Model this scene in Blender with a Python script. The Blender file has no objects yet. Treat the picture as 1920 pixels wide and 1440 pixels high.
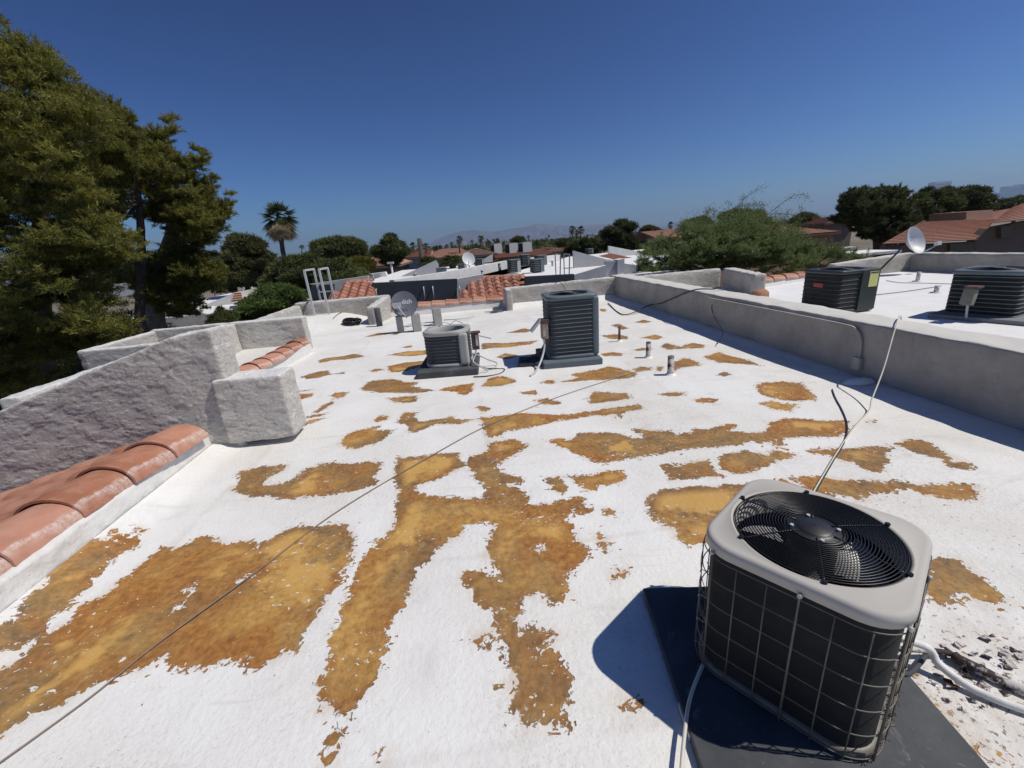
import bpy, bmesh, math, random
import numpy as np
from mathutils import Vector, Matrix, noise as mnoise
random.seed(7); rng = np.random.default_rng(7)
R = math.radians
scene = bpy.context.scene; COL = scene.collection

# ---------------------------------------------------------------- camera, sky, sun
FPX, PITCH, ROLL, YAW, EYE = 800.0, math.atan(264/800.0), R(4.5), R(5.3), 1.6
def ray(x, y):
    u = x-960; v = y-720
    a = u*math.cos(ROLL)-v*math.sin(ROLL); b = u*math.sin(ROLL)+v*math.cos(ROLL)
    Y = FPX*math.cos(PITCH)-b*math.sin(PITCH); Z = -(FPX*math.sin(PITCH)+b*math.cos(PITCH))
    c, s = math.cos(YAW), math.sin(YAW)
    return Vector((a*c+Y*s, -a*s+Y*c, Z))
def U(x, y, z=0.0):                       # the point at height z seen in direction x, y of the survey
    d = ray(x, y); return d*((z-EYE)/d.z)+Vector((0, 0, EYE))
def P(x, y, Y):                           # the point at northing Y
    d = ray(x, y); return d*(Y/d.y)+Vector((0, 0, EYE))
cam_d = bpy.data.cameras.new('camera'); cam = bpy.data.objects.new('camera', cam_d); COL.objects.link(cam)
F = ray(960, 720).normalized(); RT = (ray(961, 720)-ray(960, 720)).normalized(); UP = (ray(960, 719)-ray(960, 720)).normalized()
cam.matrix_world = Matrix(((RT.x, UP.x, -F.x, 0), (RT.y, UP.y, -F.y, 0), (RT.z, UP.z, -F.z, EYE), (0, 0, 0, 1)))
cam_d.sensor_width = 36; cam_d.lens = FPX/1920*36; cam_d.clip_end = 90000; cam_d.clip_start = 0.05
scene.camera = cam
SUN = Vector((0.665, -0.19, 1.0)).normalized()
EL = math.asin(SUN.z); AZ = math.atan2(SUN.x, SUN.y)
world = bpy.data.worlds.new('World'); scene.world = world; world.use_nodes = True
nt = world.node_tree; bg = nt.nodes['Background']; sky = nt.nodes.new('ShaderNodeTexSky')
sky.sky_type = 'NISHITA'; sky.sun_disc = False; sky.sun_elevation = EL; sky.sun_rotation = AZ
sky.altitude = 900; sky.air_density = 1.0; sky.dust_density = 1.1; sky.ozone_density = 2.8
bg.inputs[1].default_value = 0.085
gm = nt.nodes.new('ShaderNodeGamma'); gm.inputs[1].default_value = 1.62; nt.links.new(sky.outputs[0], gm.inputs[0])
mu = nt.nodes.new('ShaderNodeMix'); mu.data_type = 'RGBA'; mu.blend_type = 'MULTIPLY'; mu.inputs[0].default_value = 1; mu.inputs[7].default_value = (.168, .222, .290, 1)
nt.links.new(gm.outputs[0], mu.inputs[6]); nt.links.new(mu.outputs[2], bg.inputs[0])
sd = bpy.data.lights.new('sun', 'SUN'); sd.energy = 3.65; sd.angle = R(0.55); sd.color = (1, 0.945, 0.845)
so = bpy.data.objects.new('sun', sd); COL.objects.link(so); so.rotation_euler = (-SUN).to_track_quat('-Z', 'Y').to_euler()
scene.view_settings.view_transform = 'Standard'; scene.view_settings.look = 'None'
scene.view_settings.exposure = 0.0; scene.view_settings.gamma = 1.0; scene.view_settings.use_curve_mapping = False

HAZE = 7.5e-5
# ---------------------------------------------------------------- helpers
def tag(o, label=None, cat=None, group=None, kind=None):
    if label: o['label'] = label
    if cat: o['category'] = cat
    if group: o['group'] = group
    if kind: o['kind'] = kind
    return o
def thing(name, label, cat, loc=(0, 0, 0), rz=0.0, group=None):
    o = bpy.data.objects.new(name, None); COL.objects.link(o); o.empty_display_size = .1
    o.location = loc; o.rotation_euler = (0, 0, rz)
    return tag(o, label, cat, group)
def copy_tree(o, parent=None):
    c = o.copy(); COL.objects.link(c); c.parent = parent
    for ch in list(o.children): copy_tree(ch, c)
    return c
class MB:
    def __init__(s): s.v = []; s.f = []; s.sm = []
    def quad(s, a, b, c, d, smooth=False):
        n = len(s.v); s.v += [tuple(a), tuple(b), tuple(c), tuple(d)]; s.f.append((n, n+1, n+2, n+3)); s.sm.append(smooth); return s
    def poly(s, pts):
        n = len(s.v); s.v += [tuple(p) for p in pts]; s.f.append(tuple(range(n, n+len(pts)))); s.sm.append(False); return s
    def box(s, c, sz, rot=None):
        n = len(s.v); c = Vector(c)
        for dz in (-.5, .5):
            for dx, dy in ((-.5, -.5), (.5, -.5), (.5, .5), (-.5, .5)):
                q = Vector((dx*sz[0], dy*sz[1], dz*sz[2]))
                if rot is not None: q = rot @ q
                s.v.append(tuple(c+q))
        for f in ((3, 2, 1, 0), (4, 5, 6, 7), (0, 1, 5, 4), (1, 2, 6, 5), (2, 3, 7, 6), (3, 0, 4, 7)):
            s.f.append(tuple(n+i for i in f)); s.sm.append(False)
        return s
    def bar(s, a, b, w, h=None):
        a = Vector(a); b = Vector(b); d = b-a; h = h or w
        return s.box((a+b)/2, (w, h, d.length), d.to_track_quat('Z', 'X').to_matrix())
    def tube(s, pts, r, n=8, closed=False, cap=True):
        pts = [Vector(p) for p in pts]; m = len(pts); base = len(s.v); up = None
        for i, p in enumerate(pts):
            rr = r[i] if isinstance(r, (list, tuple)) else r
            if closed: d = pts[(i+1) % m]-pts[i-1]
            else: d = pts[min(i+1, m-1)]-pts[max(i-1, 0)]
            d.normalize()
            if up is None: up = Vector((0, 0, 1)) if abs(d.z) < .9 else Vector((1, 0, 0))
            x = d.cross(up)
            if x.length < 1e-4: x = d.orthogonal()
            x.normalize(); y = x.cross(d); up = y
            for k in range(n):
                t = 2*math.pi*k/n; s.v.append(tuple(p+(x*math.cos(t)+y*math.sin(t))*rr))
        for i in range(m if closed else m-1):
            a = base+i*n; b = base+((i+1) % m)*n
            for k in range(n):
                s.f.append((a+k, a+(k+1) % n, b+(k+1) % n, b+k)); s.sm.append(True)
        if cap and not closed:
            s.f.append(tuple(base+k for k in range(n))[::-1]); s.sm.append(False)
            s.f.append(tuple(base+(m-1)*n+k for k in range(n))); s.sm.append(False)
        return s
    def cyl(s, c, r, h, n=20, r2=None):
        c = Vector(c); return s.tube([c, c+Vector((0, 0, h))], [r, r if r2 is None else r2], n)
    def prism(s, pts, off):                # polygon of 3-D points pushed along the vector off
        n = len(s.v); m = len(pts); off = Vector(off)
        s.v += [tuple(p) for p in pts]+[tuple(Vector(p)+off) for p in pts]
        s.f.append(tuple(range(n, n+m))); s.f.append(tuple(range(n+2*m-1, n+m-1, -1))); s.sm += [False, False]
        for i in range(m):
            j = (i+1) % m; s.f.append((n+i, n+m+i, n+m+j, n+j)); s.sm.append(False)
        return s
    def loft(s, rings, close=True, smooth=True, cap=False):
        n = len(s.v); m = len(rings[0])
        for r_ in rings: s.v += [tuple(p) for p in r_]
        for i in range(len(rings)-1):
            for k in range(m if close else m-1):
                a = n+i*m+k; b = n+i*m+(k+1) % m
                s.f.append((a, b, b+m, a+m)); s.sm.append(smooth)
        if cap: s.f.append(tuple(n+(len(rings)-1)*m+k for k in range(m))); s.sm.append(False)
        return s
    def mesh(s, name, m, fix=True):
        me = bpy.data.meshes.new(name); me.from_pydata(s.v, [], s.f)
        me.polygons.foreach_set('use_smooth', s.sm)
        if m is not None: me.materials.append(m)
        if fix:
            bm = bmesh.new(); bm.from_mesh(me); bmesh.ops.recalc_face_normals(bm, faces=bm.faces); bm.to_mesh(me); bm.free()
        me.update(); return me
    def build(s, name, m, parent=None, bevel=0, seg=2, fix=True):
        o = bpy.data.objects.new(name, s.mesh(name, m, fix)); COL.objects.link(o)
        if parent is not None: o.parent = parent
        if bevel:
            b = o.modifiers.new('bevel', 'BEVEL'); b.width = bevel; b.segments = seg; b.limit_method = 'ANGLE'; b.harden_normals = False
        return o
def inst(name, me, parent=None, loc=(0, 0, 0), rot=(0, 0, 0), sc=(1, 1, 1)):
    o = bpy.data.objects.new(name, me); COL.objects.link(o); o.parent = parent
    o.location = loc; o.rotation_euler = rot; o.scale = sc; return o
def arcpts(c, r, a0, a1, n, z=0):
    return [(c[0]+r*math.cos(a0+(a1-a0)*i/n), c[1]+r*math.sin(a0+(a1-a0)*i/n), z) for i in range(n+1)]
def rsq(side, rad, n, th):                 # radius of a rounded square in direction th
    h = side/2; c, s_ = abs(math.cos(th)), abs(math.sin(th)); k = h-rad
    t = h/max(c, s_); x, y = c*t, s_*t
    if x > k and y > k:
        b = k*(c+s_); q = 2*k*k-rad*rad; return b+math.sqrt(max(0, b*b-q))
    return t
def rsq_ring(side, rad, z, n=64, s2=None):
    out = []
    for i in range(n):
        th = 2*math.pi*(i+.5)/n; r = rsq(side, rad, n, th); out.append((r*math.cos(th), r*math.sin(th)*(1 if s2 is None else s2), z))
    return out

def vnoise3(C, s, seed):
    r_ = np.random.default_rng(seed).random((32, 32, 32)); X = C/s+500; I = np.floor(X).astype(int); f = X-I; f = f*f*(3-2*f); I %= 32; J = (I+1) % 32
    g = lambda a, b, c: r_[a, b, c]
    x0, y0, z0, x1, y1, z1 = I[:, 0], I[:, 1], I[:, 2], J[:, 0], J[:, 1], J[:, 2]; u, v, w = f[:, 0], f[:, 1], f[:, 2]
    return ((g(x0, y0, z0)*(1-u)+g(x1, y0, z0)*u)*(1-v)+(g(x0, y1, z0)*(1-u)+g(x1, y1, z0)*u)*v)*(1-w)+((g(x0, y0, z1)*(1-u)+g(x1, y0, z1)*u)*(1-v)+(g(x0, y1, z1)*(1-u)+g(x1, y1, z1)*u)*v)*w
def fbm3(C, s, seed, oc=4, k=.5):
    t = 0; a = 1; n = 0
    for i in range(oc): t = t+a*vnoise3(C, s/2**i, seed+i); n += a; a *= k
    return t/n
def trowel(o, voxel, depth=.013, sc=1.0, bev=.035, wob=.012):
    '''real skip-trowel relief: flat plates with ragged lips, cut into a dense mesh'''
    b = o.modifiers.new('bevel', 'BEVEL'); b.width = bev; b.segments = 3; b.limit_method = 'ANGLE'
    r_ = o.modifiers.new('remesh', 'REMESH'); r_.mode = 'VOXEL'; r_.voxel_size = voxel; r_.use_smooth_shade = True
    me = bpy.data.meshes.new_from_object(o.evaluated_get(bpy.context.evaluated_depsgraph_get())); o.modifiers.clear(); o.data = me
    n = len(me.vertices); C = np.empty(n*3, np.float32); me.vertices.foreach_get('co', C); C = C.reshape(-1, 3).astype(float)
    N = np.empty(n*3, np.float32); me.vertex_normals.foreach_get('vector', N); N = N.reshape(-1, 3)
    Q = C*np.array([1, 1, 1.75])/sc
    W = np.stack([fbm3(Q, .11, 90, 3), fbm3(Q, .11, 91, 3), fbm3(Q, .11, 92, 3)], 1)-.5
    Q = Q+W*.13
    f = fbm3(Q, .20, 10, 4, .48); g = fbm3(Q, .085, 20, 3, .5)
    st = lambda v, c, w: np.clip((v-c)/w, 0, 1)
    h = .26*st(f, .38, .008)+.26*st(f, .46, .010)+.26*st(f, .54, .012)+.22*st(f, .61, .012)
    h = h*.8+.30*st(g, .50, .015)*(f > .42)+.12*(fbm3(Q, .04, 30, 2)-.5)
    C += N*((h-.6)*depth+(fbm3(C, .5, 50, 3)-.5)*wob*2)[:, None]
    me.vertices.foreach_set('co', C.astype(np.float32).ravel()); me.polygons.foreach_set('use_smooth', np.ones(len(me.polygons), bool)); me.update()
# ---------------------------------------------------------------- materials
class NT:
    def __init__(s, name):
        s.m = bpy.data.materials.new(name); s.m.use_nodes = True; s.t = s.m.node_tree
        s.b = s.t.nodes['Principled BSDF']; s.co = s.t.nodes.new('ShaderNodeTexCoord').outputs['Object']
    def n(s, typ, **kw):
        q = s.t.nodes.new(typ)
        for k, v in kw.items(): setattr(q, k, v)
        return q
    def l(s, a, b): s.t.links.new(a, b)
    def noise(s, scale, detail=4, rough=.55, dist=0, co=None, sc=None):
        q = s.n('ShaderNodeTexNoise'); q.inputs['Scale'].default_value = scale; q.inputs['Detail'].default_value = detail
        q.inputs['Roughness'].default_value = rough; q.inputs['Distortion'].default_value = dist
        c = co or s.co
        if sc:
            mp = s.n('ShaderNodeMapping'); mp.inputs['Scale'].default_value = sc; s.l(c, mp.inputs[0]); c = mp.outputs[0]
        s.l(c, q.inputs['Vector']); return q.outputs['Fac']
    def ramp(s, fac, stops, interp='LINEAR'):
        q = s.n('ShaderNodeValToRGB'); q.color_ramp.interpolation = interp; e = q.color_ramp.elements
        while len(e) < len(stops): e.new(.5)
        for i, (p, c) in enumerate(stops):
            e[i].position = p; e[i].color = (*c, 1) if not isinstance(c, (int, float)) else (c, c, c, 1)
        s.l(fac, q.inputs[0]); return q.outputs[0]
    def math(s, op, a, b=None, c=None, clamp=False):
        q = s.n('ShaderNodeMath', operation=op, use_clamp=clamp)
        for i, x in enumerate((a, b, c)):
            if x is None: continue
            if isinstance(x, (int, float)): q.inputs[i].default_value = x
            else: s.l(x, q.inputs[i])
        return q.outputs[0]
    def mix(s, fac, a, b, mode='MIX'):
        q = s.n('ShaderNodeMix', data_type='RGBA', blend_type=mode)
        for i, x in ((0, fac), (6, a), (7, b)):
            if isinstance(x, (int, float)): q.inputs[i].default_value = x
            elif isinstance(x, tuple): q.inputs[i].default_value = (*x, 1)
            else: s.l(x, q.inputs[i])
        return q.outputs[2]
    def bump(s, h, strength=.5, dist=.01, prev=None):
        q = s.n('ShaderNodeBump'); q.inputs['Strength'].default_value = strength; q.inputs['Distance'].default_value = dist
        s.l(h, q.inputs['Height'])
        if prev: s.l(prev, q.inputs['Normal'])
        return q.outputs[0]
    def out(s, col=None, rough=None, normal=None, metal=None):
        for k, x in (('Base Color', col), ('Roughness', rough), ('Normal', normal), ('Metallic', metal)):
            if x is None: continue
            if isinstance(x, (int, float)): s.b.inputs[k].default_value = x
            elif isinstance(x, tuple): s.b.inputs[k].default_value = (*x, 1)
            else: s.l(x, s.b.inputs[k])
        return s.m
def plain(name, col, rough=.7, var=.18, scale=6, bump=.15, bscale=60, bdist=.003, metal=0, spec=None):
    t = NT(name); f = t.noise(scale, 6, .6); c = t.mix(t.ramp(f, [(.3, 0.), (.7, 1.)]), tuple(x*(1-var) for x in col), tuple(min(1, x*(1+var)) for x in col))
    nb = t.bump(t.noise(bscale, 4, .6), bump, bdist) if bump else None
    if spec is not None: t.b.inputs['Specular IOR Level'].default_value = spec
    return t.out(c, rough, nb, metal)
def stucco(name, col, scale=1.0, strength=.9, dist=.02, dirt=.25, stretch=(1, 1, 1), top=None):
    """skip-trowel stucco: flat plates with ragged edges; the sprayed roof coating lies white over whatever faces up"""
    t = NT(name)
    mp = t.n('ShaderNodeMapping'); mp.inputs['Scale'].default_value = stretch; t.l(t.co, mp.inputs[0])
    warp = t.n('ShaderNodeVectorMath', operation='ADD'); sc = t.n('ShaderNodeVectorMath', operation='SCALE'); sc.inputs[3].default_value = .16
    nz = t.n('ShaderNodeTexNoise'); nz.inputs['Scale'].default_value = 5*scale; nz.inputs['Detail'].default_value = 3; t.l(mp.outputs[0], nz.inputs['Vector'])
    t.l(nz.outputs['Color'], sc.inputs[0]); t.l(mp.outputs[0], warp.inputs[0]); t.l(sc.outputs[0], warp.inputs[1])
    n1 = t.noise(5.5*scale, 5, .58, .8, co=warp.outputs[0]); n2 = t.noise(11*scale, 4, .55, 1.2, co=warp.outputs[0])
    plates = t.ramp(n1, [(.395, 0.), (.41, .33), (.475, .36), (.49, .66), (.55, .69), (.565, 1.)])
    p2 = t.ramp(n2, [(.47, 0.), (.495, 1.)])
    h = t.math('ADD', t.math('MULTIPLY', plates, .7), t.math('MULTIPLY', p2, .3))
    fine = t.noise(60, 4, .6)
    nb = t.bump(h, strength, dist); nb = t.bump(fine, .18, .002, nb)
    d = t.ramp(t.noise(2.2, 6, .65), [(.35, 1-dirt), (.65, 1.)])
    c = t.mix(1.0, col, d, 'MULTIPLY')
    crev_shade = t.ramp(h, [(.0, .90), (.3, 1.)]); c = t.mix(1.0, c, crev_shade, 'MULTIPLY')  # low relief darkened: self-shadow of the crevices painted into the colour
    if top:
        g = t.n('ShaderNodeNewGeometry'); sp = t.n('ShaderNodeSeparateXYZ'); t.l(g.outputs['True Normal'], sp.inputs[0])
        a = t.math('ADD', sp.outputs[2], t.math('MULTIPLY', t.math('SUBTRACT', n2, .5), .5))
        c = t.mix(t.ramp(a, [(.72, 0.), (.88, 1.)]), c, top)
    return t.out(c, .9, nb)
def solidify_wall(o, voxel, amp, size, bev=.03):
    b = o.modifiers.new('bevel', 'BEVEL'); b.width = bev; b.segments = 3; b.limit_method = 'ANGLE'
    r_ = o.modifiers.new('remesh', 'REMESH'); r_.mode = 'VOXEL'; r_.voxel_size = voxel; r_.use_smooth_shade = True
    tx = bpy.data.textures.new('wobble', 'CLOUDS'); tx.noise_scale = size; tx.noise_depth = 3
    d = o.modifiers.new('wobble', 'DISPLACE'); d.texture = tx; d.strength = amp; d.mid_level = .5; d.texture_coords = 'LOCAL'
STUC = (.40, .385, .375)
M = {}
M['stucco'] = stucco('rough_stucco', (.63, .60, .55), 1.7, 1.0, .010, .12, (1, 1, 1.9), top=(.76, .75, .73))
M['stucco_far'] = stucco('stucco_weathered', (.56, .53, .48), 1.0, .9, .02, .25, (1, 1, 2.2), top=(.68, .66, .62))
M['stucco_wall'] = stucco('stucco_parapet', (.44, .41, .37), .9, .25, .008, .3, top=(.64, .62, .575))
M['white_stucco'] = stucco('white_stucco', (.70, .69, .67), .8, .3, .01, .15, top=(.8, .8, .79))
M['white'] = plain('roof_coating_white', (.82, .82, .81), .75, .05, 2, .5, 28, .012)
M['curb'] = plain('coated_curb', (.70, .69, .66), .8, .07, 9, .8, 34, .01)
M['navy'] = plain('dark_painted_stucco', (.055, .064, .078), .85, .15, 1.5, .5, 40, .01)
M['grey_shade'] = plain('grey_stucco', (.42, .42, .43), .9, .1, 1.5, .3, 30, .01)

def terracotta(name, col, chalk=.0):
    t = NT(name); f = t.noise(5, 6, .6)
    oi = t.n('ShaderNodeObjectInfo').outputs['Random']
    c = t.mix(t.ramp(f, [(.35, 0.), (.7, 1.)]), tuple(x*.82 for x in col), tuple(x*1.12 for x in col))
    hsv = t.n('ShaderNodeHueSaturation'); t.l(c, hsv.inputs['Color']); t.l(t.math('MULTIPLY_ADD', oi, .35, .82), hsv.inputs['Value'])
    t.l(t.math('MULTIPLY_ADD', oi, -.15, 1.08), hsv.inputs['Saturation']); c = hsv.outputs[0]
    if chalk:                              # band of coating overspray along the roof-side flank
        sp = t.n('ShaderNodeSeparateXYZ'); t.l(t.co, sp.inputs[0])
        e = t.math('ADD', sp.outputs[0], t.math('MULTIPLY', t.math('SUBTRACT', t.noise(14, 6, .7, sc=(1, .35, 1)), .5), .10))
        a = t.ramp(e, [(.160, 0.), (.172, .7), (.186, .4), (.20, .05)])
        a = t.math('MULTIPLY', a, t.ramp(t.noise(45, 4, .7), [(.35, .2), (.6, 1.)]))
        c = t.mix(a, c, (.72, .69, .66))
    dust = t.ramp(t.noise(9, 6, .65), [(.45, 0.), (.7, .45)]); c = t.mix(dust, c, (.50, .33, .25)); t.b.inputs['Specular IOR Level'].default_value = .12
    return t.out(c, .92, t.bump(t.noise(60, 4, .6), .3, .003))
M['tile'] = terracotta('clay_tile', (.44, .205, .135), 1)
M['tile_far'] = terracotta('clay_tile_far', (.36, .155, .11))
M['metal'] = plain('galvanised', (.42, .42, .42), .45, .1, 20, .05, 80, .001, metal=.6)
def padmat():
    t = NT('pad_grey'); c = t.mix(t.ramp(t.noise(4, 7, .68), [(.38, 0.), (.68, 1.)]), (.052, .058, .066), (.095, .10, .105))
    c = t.mix(t.ramp(t.noise(7, 6, .7, .6), [(.62, 0.), (.67, .5)]), c, (.30, .29, .27)); c = t.mix(t.ramp(t.noise(90, 3, .6), [(.66, 0.), (.72, .6)]), c, (.22, .20, .18))
    return t.out(c, .85, t.bump(t.noise(80, 4, .6), .35, .002))
M['pad'] = padmat()

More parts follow.
